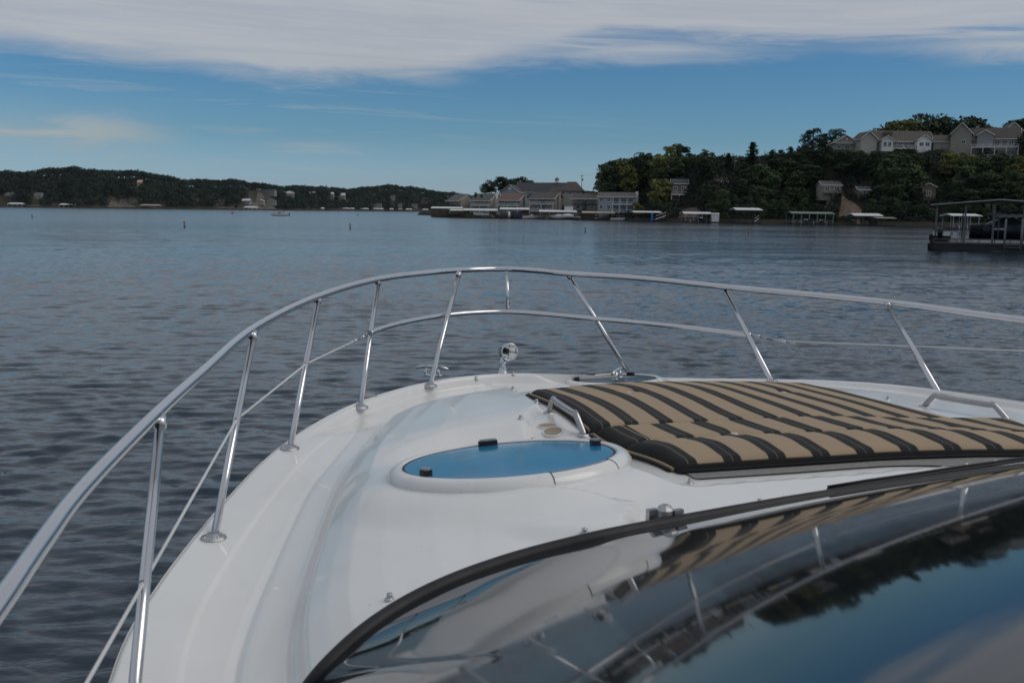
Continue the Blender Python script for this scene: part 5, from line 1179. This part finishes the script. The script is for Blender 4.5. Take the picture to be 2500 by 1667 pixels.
dboat(1958, 322, .9, 4.2, 100, 'dark watercraft on the left lift under the green roof', hullm=canvas_d, deckm=T_white); dboat(1995, 322, .8, 4.2, 80, 'dark watercraft on the right lift under the green roof', hullm=canvas_d, deckm=T_white)
dboat(2118, 308, .8, 4.5, 100, 'dark covered boat below the sandy bank dock roof', hullm=canvas_d, cover=True)
pb = at(1243, 527, 402); tag(MB().tube([(pb.x, pb.y, .5), (pb.x, pb.y, 1.5), (pb.x, pb.y, 2.9)], [.35, .55, .3], 10).build('rolled_float', white_p), 'upright white rolled float standing on the dock with blue gear', 'float')
pb = at(1263, 525, 402); r = empty('storage_rack', (pb.x, pb.y, .5), 'blue storage rack on the dock below the reddish roofed condo', 'rack')
for i in range(3): MB().box((0, 0, .3+i*1.0), (1.8, .8, .12)).build('shelf', blue_p, r)
for s in (-.9, .9): MB().box((s, 0, 1.2), (.1, .8, 2.4)).build('upright', blue_p, r)
pb = at(1592, 530, 348); r = empty('slide', (pb.x, pb.y, .4), 'bright blue upright slide on the dock right of the green bush', 'slide')
MB().box((0, 0, 1.3), (.7, .5, 2.6)).build('chute', blue_p, r); MB().tube([(-.3, .3, 0), (-.3, .3, 2.4)], .05, 6).tube([(.3, .3, 0), (.3, .3, 2.4)], .05, 6).build('ladder', galv, r)
pb = at(1738, 541, 332); r = empty('storage_shed', (pb.x, pb.y, .45), 'white storage shed beside a white roofed dock', 'shed'); volume(r, 0, 2.35, 0, 2.2, 0, 2.55, .2, 'x', W_white, R_white, ov=.1, trim=False); MB().box((1.2, -.03, .95), (.8, .05, 1.8)).build('door', T_white, r)
def gang(x0, y0, x1, y1, d0, d1, label, m_=T_white):
    a = at(x0, y0, d0); b = at(x1, y1, d1); r = empty('gangway', a, label, 'gangway'); L = b-a
    MB().add([(0, -.5, 0), (L.x, L.y-.5, L.z), (L.x, L.y+.5, L.z), (0, .5, 0), (0, -.5, -.12), (L.x, L.y-.5, L.z-.12), (L.x, L.y+.5, L.z-.12), (0, .5, -.12)], [(0, 1, 2, 3), (7, 6, 5, 4), (0, 4, 5, 1), (3, 2, 6, 7)]).build('walkway', m_, r)
    MB().tube([(0, -.5, 1.0), (L.x, L.y-.5, L.z+1.0)], .05, 5).build('handrail', m_, r)
gang(1220, 524, 1205, 514, 402, 410, 'white ramp stairs left of the dock with blue gear'); gang(1600, 535, 1625, 526, 345, 352, 'white ramp from the blue slide dock to the bank'); gang(1452, 533, 1470, 527, 378, 386, 'white ramp beside the tan roofed dock'); gang(1842, 541, 1852, 533, 324, 332, 'pale ramp at the tall roofed dock')
# docks on the far shore
GF = 'small docks on the far shore'
for lab, x0, x1, yr, s, rm, hh in (('white roofed dock near the left edge of the far shore', 24, 60, 494, -5, R_white, 3.2), ('dark dock with pale roof below the left ridge', 149, 184, 496, -5, R_white, 3.0), ('hip roofed pavilion dock right of the pale bluff', 344, 394, 496, -6, R_tanm, 3.4), ('white roofed dock below the three cottages', 596, 628, 504, -6, R_white, 2.6),
    ('small white roofed dock, first right of the big dark trees', 780, 790, 508, -5, R_white, 2.6), ('white dock roof on the distant shore below the pair of metal roofs', 836, 850, 509, -5, R_white, 3), ('pale dock roof right beside the one below the metal roofs', 852, 863, 511, -5, R_white, 3), ('long pale dock roof on the distant middle shore', 876, 898, 510, -5, R_white, 3), ('white dock roof in front of the tan distant house', 910, 921, 509, -5, R_white, 3.4), ('second white dock roof in front of the tan distant house', 921, 934, 511, -5, R_white, 3), ('short dock roof right of the tan distant house', 949, 958, 511, -5, R_white, 3), ('dark short dock roof midway along the distant shore', 970, 980, 511, -5, R_tanm, 3), ('white dock roof left of the stone coloured distant house', 988, 1003, 512, -5, R_white, 3), ('last white dock roof before the point with condos', 1028, 1043, 512, -5, R_white, 3)):
    p = far_at((x0+x1)/2, s); d = p.y; k = d/FPX; W = (x1-x0)*k; r = empty('far_dock', ((x0-1250)/FPX*d, d, 0), lab, 'dock', GF); zz = hh+1.0
    v = MB(); dp = 9
    a = [(-.3, -.4, zz), (W+.3, -.4, zz), (W-W*.1, dp/2, zz+1.6), (W*.1, dp/2, zz+1.6), (-.3, dp, zz), (W+.3, dp, zz)]; v.add(a+[(q[0], q[1], q[2]-.3) for q in a], [(0, 1, 2, 3), (5, 4, 3, 2), (1, 5, 2), (4, 0, 3), (6, 7, 1, 0), (7, 11, 5, 1), (11, 10, 4, 5), (10, 6, 0, 4), (6, 10, 11, 7)]).build('roof', rm, r)
    for i in range(4): MB().box((.3+(W-.6)*i/3, 0, zz/2), (.3, .3, zz-.3)).build('post', wood_g if rm != R_white else T_white, r)
    MB().box((W/2, 2, .3), (W, 6, .5)).build('platform', dock_m, r)
# ------------------------------------------------------------------ near boat dock at the right edge
galv_d = mat('dull_galvanised', (.13, .135, .14), .55, metal=.3, var=.15)
def near_dock():
    d = 92.0; AZ = -math.atan((2274-1250)/FPX); k = d/FPX*math.cos(AZ); b = at(2274, 609, d); b.z = 0; r = empty('boat_dock', b, 'dark covered boat dock with gable roof frame close by at the right edge', 'dock', None, AZ)
    def W2(x, y, z): return (b.x+x*math.cos(AZ)-y*math.sin(AZ), b.y+x*math.sin(AZ)+y*math.cos(AZ), z)
    X = lambda px: (px-2274)*k; Z = lambda py, px=2274: at(px, py, d).z+.0
    W = X(2600); ridge = X(2430); zl = Z(500, 2270); zp = Z(488, 2420); dp = 9.0
    v = MB(); a = [(-.3, -.4, zl), (-.3, dp, zl), (ridge, dp, zp), (ridge, -.4, zp), (W, dp, zl+.1), (W, -.4, zl+.1)]; q = [(p_[0], p_[1], p_[2]-.10) for p_ in a]
    v.add(a+q, [(0, 3, 2, 1), (3, 5, 4, 2), (6, 7, 8, 9), (9, 8, 10, 11), (0, 6, 9, 3), (3, 9, 11, 5), (1, 2, 8, 7), (2, 4, 10, 8), (0, 1, 7, 6), (4, 5, 11, 10)]).build('roof', R_dark, r)
    for y in (-.42, dp): MB().tube([(-.3, y, zl-.05), (ridge, y, zp-.05), (W, y, zl+.05)], .10, 4, smooth=False).build('fascia', galv_d, r)
    MB().tube([(ridge-1.6, -.2, zp-.35), (ridge, -.2, zp-.3), (ridge+1.6, -.2, zp-.35)], .05, 4).build('truss', galv_d, r)
    for px, dy, w in ((2281, 0, .17), (2350, 0, .17), (2417, 0, .17), (2486, 0, .17), (2281, dp-.3, .13), (2350, dp-.3, .13), (2420, dp-.3, .13), (2490, dp-.3, .13)):
        x_ = X(px); top = zl+(zp-zl)*min(1, max(0, (x_+.3)/(ridge+.3)))-.12 if x_ < ridge else zp-(zp-zl)*(x_-ridge)/(W-ridge)-.12
        MB().box((x_, dy, (top+.2)/2), (w, w, top-.2)).build('post', galv_d, r)
    for z in (1.02, .70): MB().box((W/2, -.75, z), (W-.3, .09, .10)).build('edge_rail', galv_d, r)
    for i in range(9): MB().box((.1+i*W/9, -.72, .86), (.08, .06, .24)).build('edge_post', galv_d, r)
    MB().box((W/2, -.2, .30), (W, 1.05, .52)).box((W/2, dp-.4, .30), (W, 1.05, .52)).box((.1, dp/2, .3), (.9, dp-1.6, .5)).build('platform', dock_m, r)
    MB().box((W/2, -.2, .60), (W, 1.1, .06)).build('decking', wood_d, r)
    x_ = X(2444); MB().tube([(x_, -.9, -.3), (x_, -.9, 2.9)], .09, 8).tube([(X(2482), -.9, -.3), (X(2482), -.9, 2.9)], .09, 8).build('mooring_pile', galv_d, r)
    la = MB(); [la.box(((X(2444)+X(2482))/2, -.95, z), (X(2482)-X(2444), .07, .07)) for z in (.85, .62, .4)]; la.build('ladder', galv_d, r)
    # lift canopy
    c = empty('lift_canopy', W2(X(2423), 1.2, 0), 'pale corrugated canopy hanging over the boat inside the near dock', 'canopy', None, AZ); Wc = X(2600)-X(2423); z = Z(522, 2440)
    vs = []; n = 40
    for i in range(n+1):
        t = i/n; zz = z-.05+.05*math.sin(i*1.6); vs += [(Wc*t, 0, zz-.28), (Wc*t, 0, zz), (Wc*t, 3, zz+.22), (Wc*t, 6, zz-.1)]
    MB().add(vs, [tuple(f) for f in grid_faces(n+1, 4)]).build('canvas_top', mat('grey_canvas', (.26, .26, .25), .8, var=.1), c)
    MB().box((-.1, 0, z-.02), (1.4, .1, .16)).build('support_bar', galv_d, c)
    for x_ in (.3, Wc-.3): MB().tube([(x_, .2, .9), (x_, .2, z-.25)], .05, 6).build('leg', galv_d, c)
    # boat on the lift
    bo = empty('wakeboard_boat', W2(X(2470), 3.4, 1.25), 'dark blue and black sport boat on its lift in the near dock', 'boat', None, AZ)
    V, F = hull_mb(7.4, 2.4, 1.05); MB().add([(-x*-1, y, zz) for x, y, zz in V], F, True).build('hull', mat('navy_gelcoat', (.008, .01, .022), .2, coat=.5), bo)
    MB().add([(x*1.001, y*1.01-.003, zz*.86+.06) for x, y, zz in [V[i*9+j] for i in range(2, 13) for j in (0, 1)]], [(2*i, 2*i+2, 2*i+3, 2*i+1) for i in range(10)]).build('hull_stripe', mat('blue_gelcoat', (.008, .016, .05), .2, coat=.5), bo)
    MB().box((-.2, 0, 1.02), (6.0, 2.1, .12)).build('deck', canvas_d, bo)
    MB().add([(-1.75, -1.0, 1.05), (-1.1, -.95, 1.75), (-.2, -.9, 1.85), (.9, -.95, 1.12), (-1.75, 1.0, 1.05), (-1.1, .95, 1.75), (-.2, .9, 1.85), (.9, .95, 1.12)], [(0, 1, 2, 3), (7, 6, 5, 4), (1, 5, 6, 2), (3, 2, 6, 7), (0, 4, 5, 1)]).build('boat_cover', canvas_d, bo)
    MB().tube([(-2.4, -1.02, 1.1), (-1.75, -1.02, 1.42), (-1.15, -1.02, 1.78)], [.06, .10, .05], 6).build('windshield_frame', T_white, bo)
    MB().box((-1.2, -1.235, .72), (.9, .03, .12), 0).build('hull_badge', T_white, bo)
    MB().tube([(-3.4, -.9, -.35), (3.6, -.9, -.35)], .22, 10).build('lift_float', white_p, empty('boat_lift', W2(X(2470), 2.2, 1.1), 'boat lift with pale round floats under the sport boat in the near dock', 'lift', None, AZ))
    # gear at the left end of the dock
    g_ = empty('outboard_skiff', W2(X(2292), 1.6, .6), 'small skiff with a big black outboard at the left end of the near dock', 'boat', None, AZ+math.radians(90))
    V, F = hull_mb(4.6, 1.8, .7); MB().add(V, F, True).build('hull', dock_m, g_); MB().tube([(-2.5, 0, .5), (-2.55, 0, .9), (-2.6, 0, 1.35), (-2.5, 0, 1.55)], [.16, .26, .32, .16], 10).build('outboard_motor', black_p, g_)
    MB().box((.2, 0, .78), (.5, 1.2, .5)).build('seat', T_white, g_)
    ch = empty('deck_chair', W2(X(2312), .4, .63), 'white folding chair on the near dock deck', 'chair', None, AZ+.3)
    MB().box((0, 0, .42), (.5, .5, .05)).build('seat', T_white, ch); MB().box((0, .26, .75), (.5, .05, .55)).build('backrest', T_white, ch)
    for sx in (-.22, .22):
        for sy in (-.22, .22): MB().box((sx, sy, .2), (.05, .05, .4)).build('leg', T_white, ch)
    ch2 = copy_tree(ch, loc=W2(X(2335), .5, .63), rz=.5, label='white folding chair on the near dock, right of the first chair')
    bx_ = empty('dock_box', W2(X(2300), .2, .63), 'low pale storage box beside the chairs on the near dock', 'box'); MB().box((0, 0, .22), (.9, .5, .44)).build('body', galv_d, bx_); MB().box((0, 0, .47), (.95, .55, .06)).build('lid', T_white, bx_)
near_dock()

# ------------------------------------------------------------------ the air
def haze():
    m = bpy.data.materials.new('thin_haze'); m.use_nodes = True; nt = m.node_tree; nt.nodes.clear(); o_ = nt.nodes.new('ShaderNodeOutputMaterial'); v = nt.nodes.new('ShaderNodeVolumePrincipled')
    v.inputs['Color'].default_value = (.70, .88, 1.0, 1); v.inputs['Density'].default_value = HAZE; v.inputs['Anisotropy'].default_value = .1; nt.links.new(v.outputs[0], o_.inputs['Volume'])
    o = MB().box((0, 0, 32), (18800, 18800, 70)).build('haze', m); tag(o, 'thin air haze over the whole lake', 'haze', kind='stuff')
HAZE = 1.4e-5
haze()
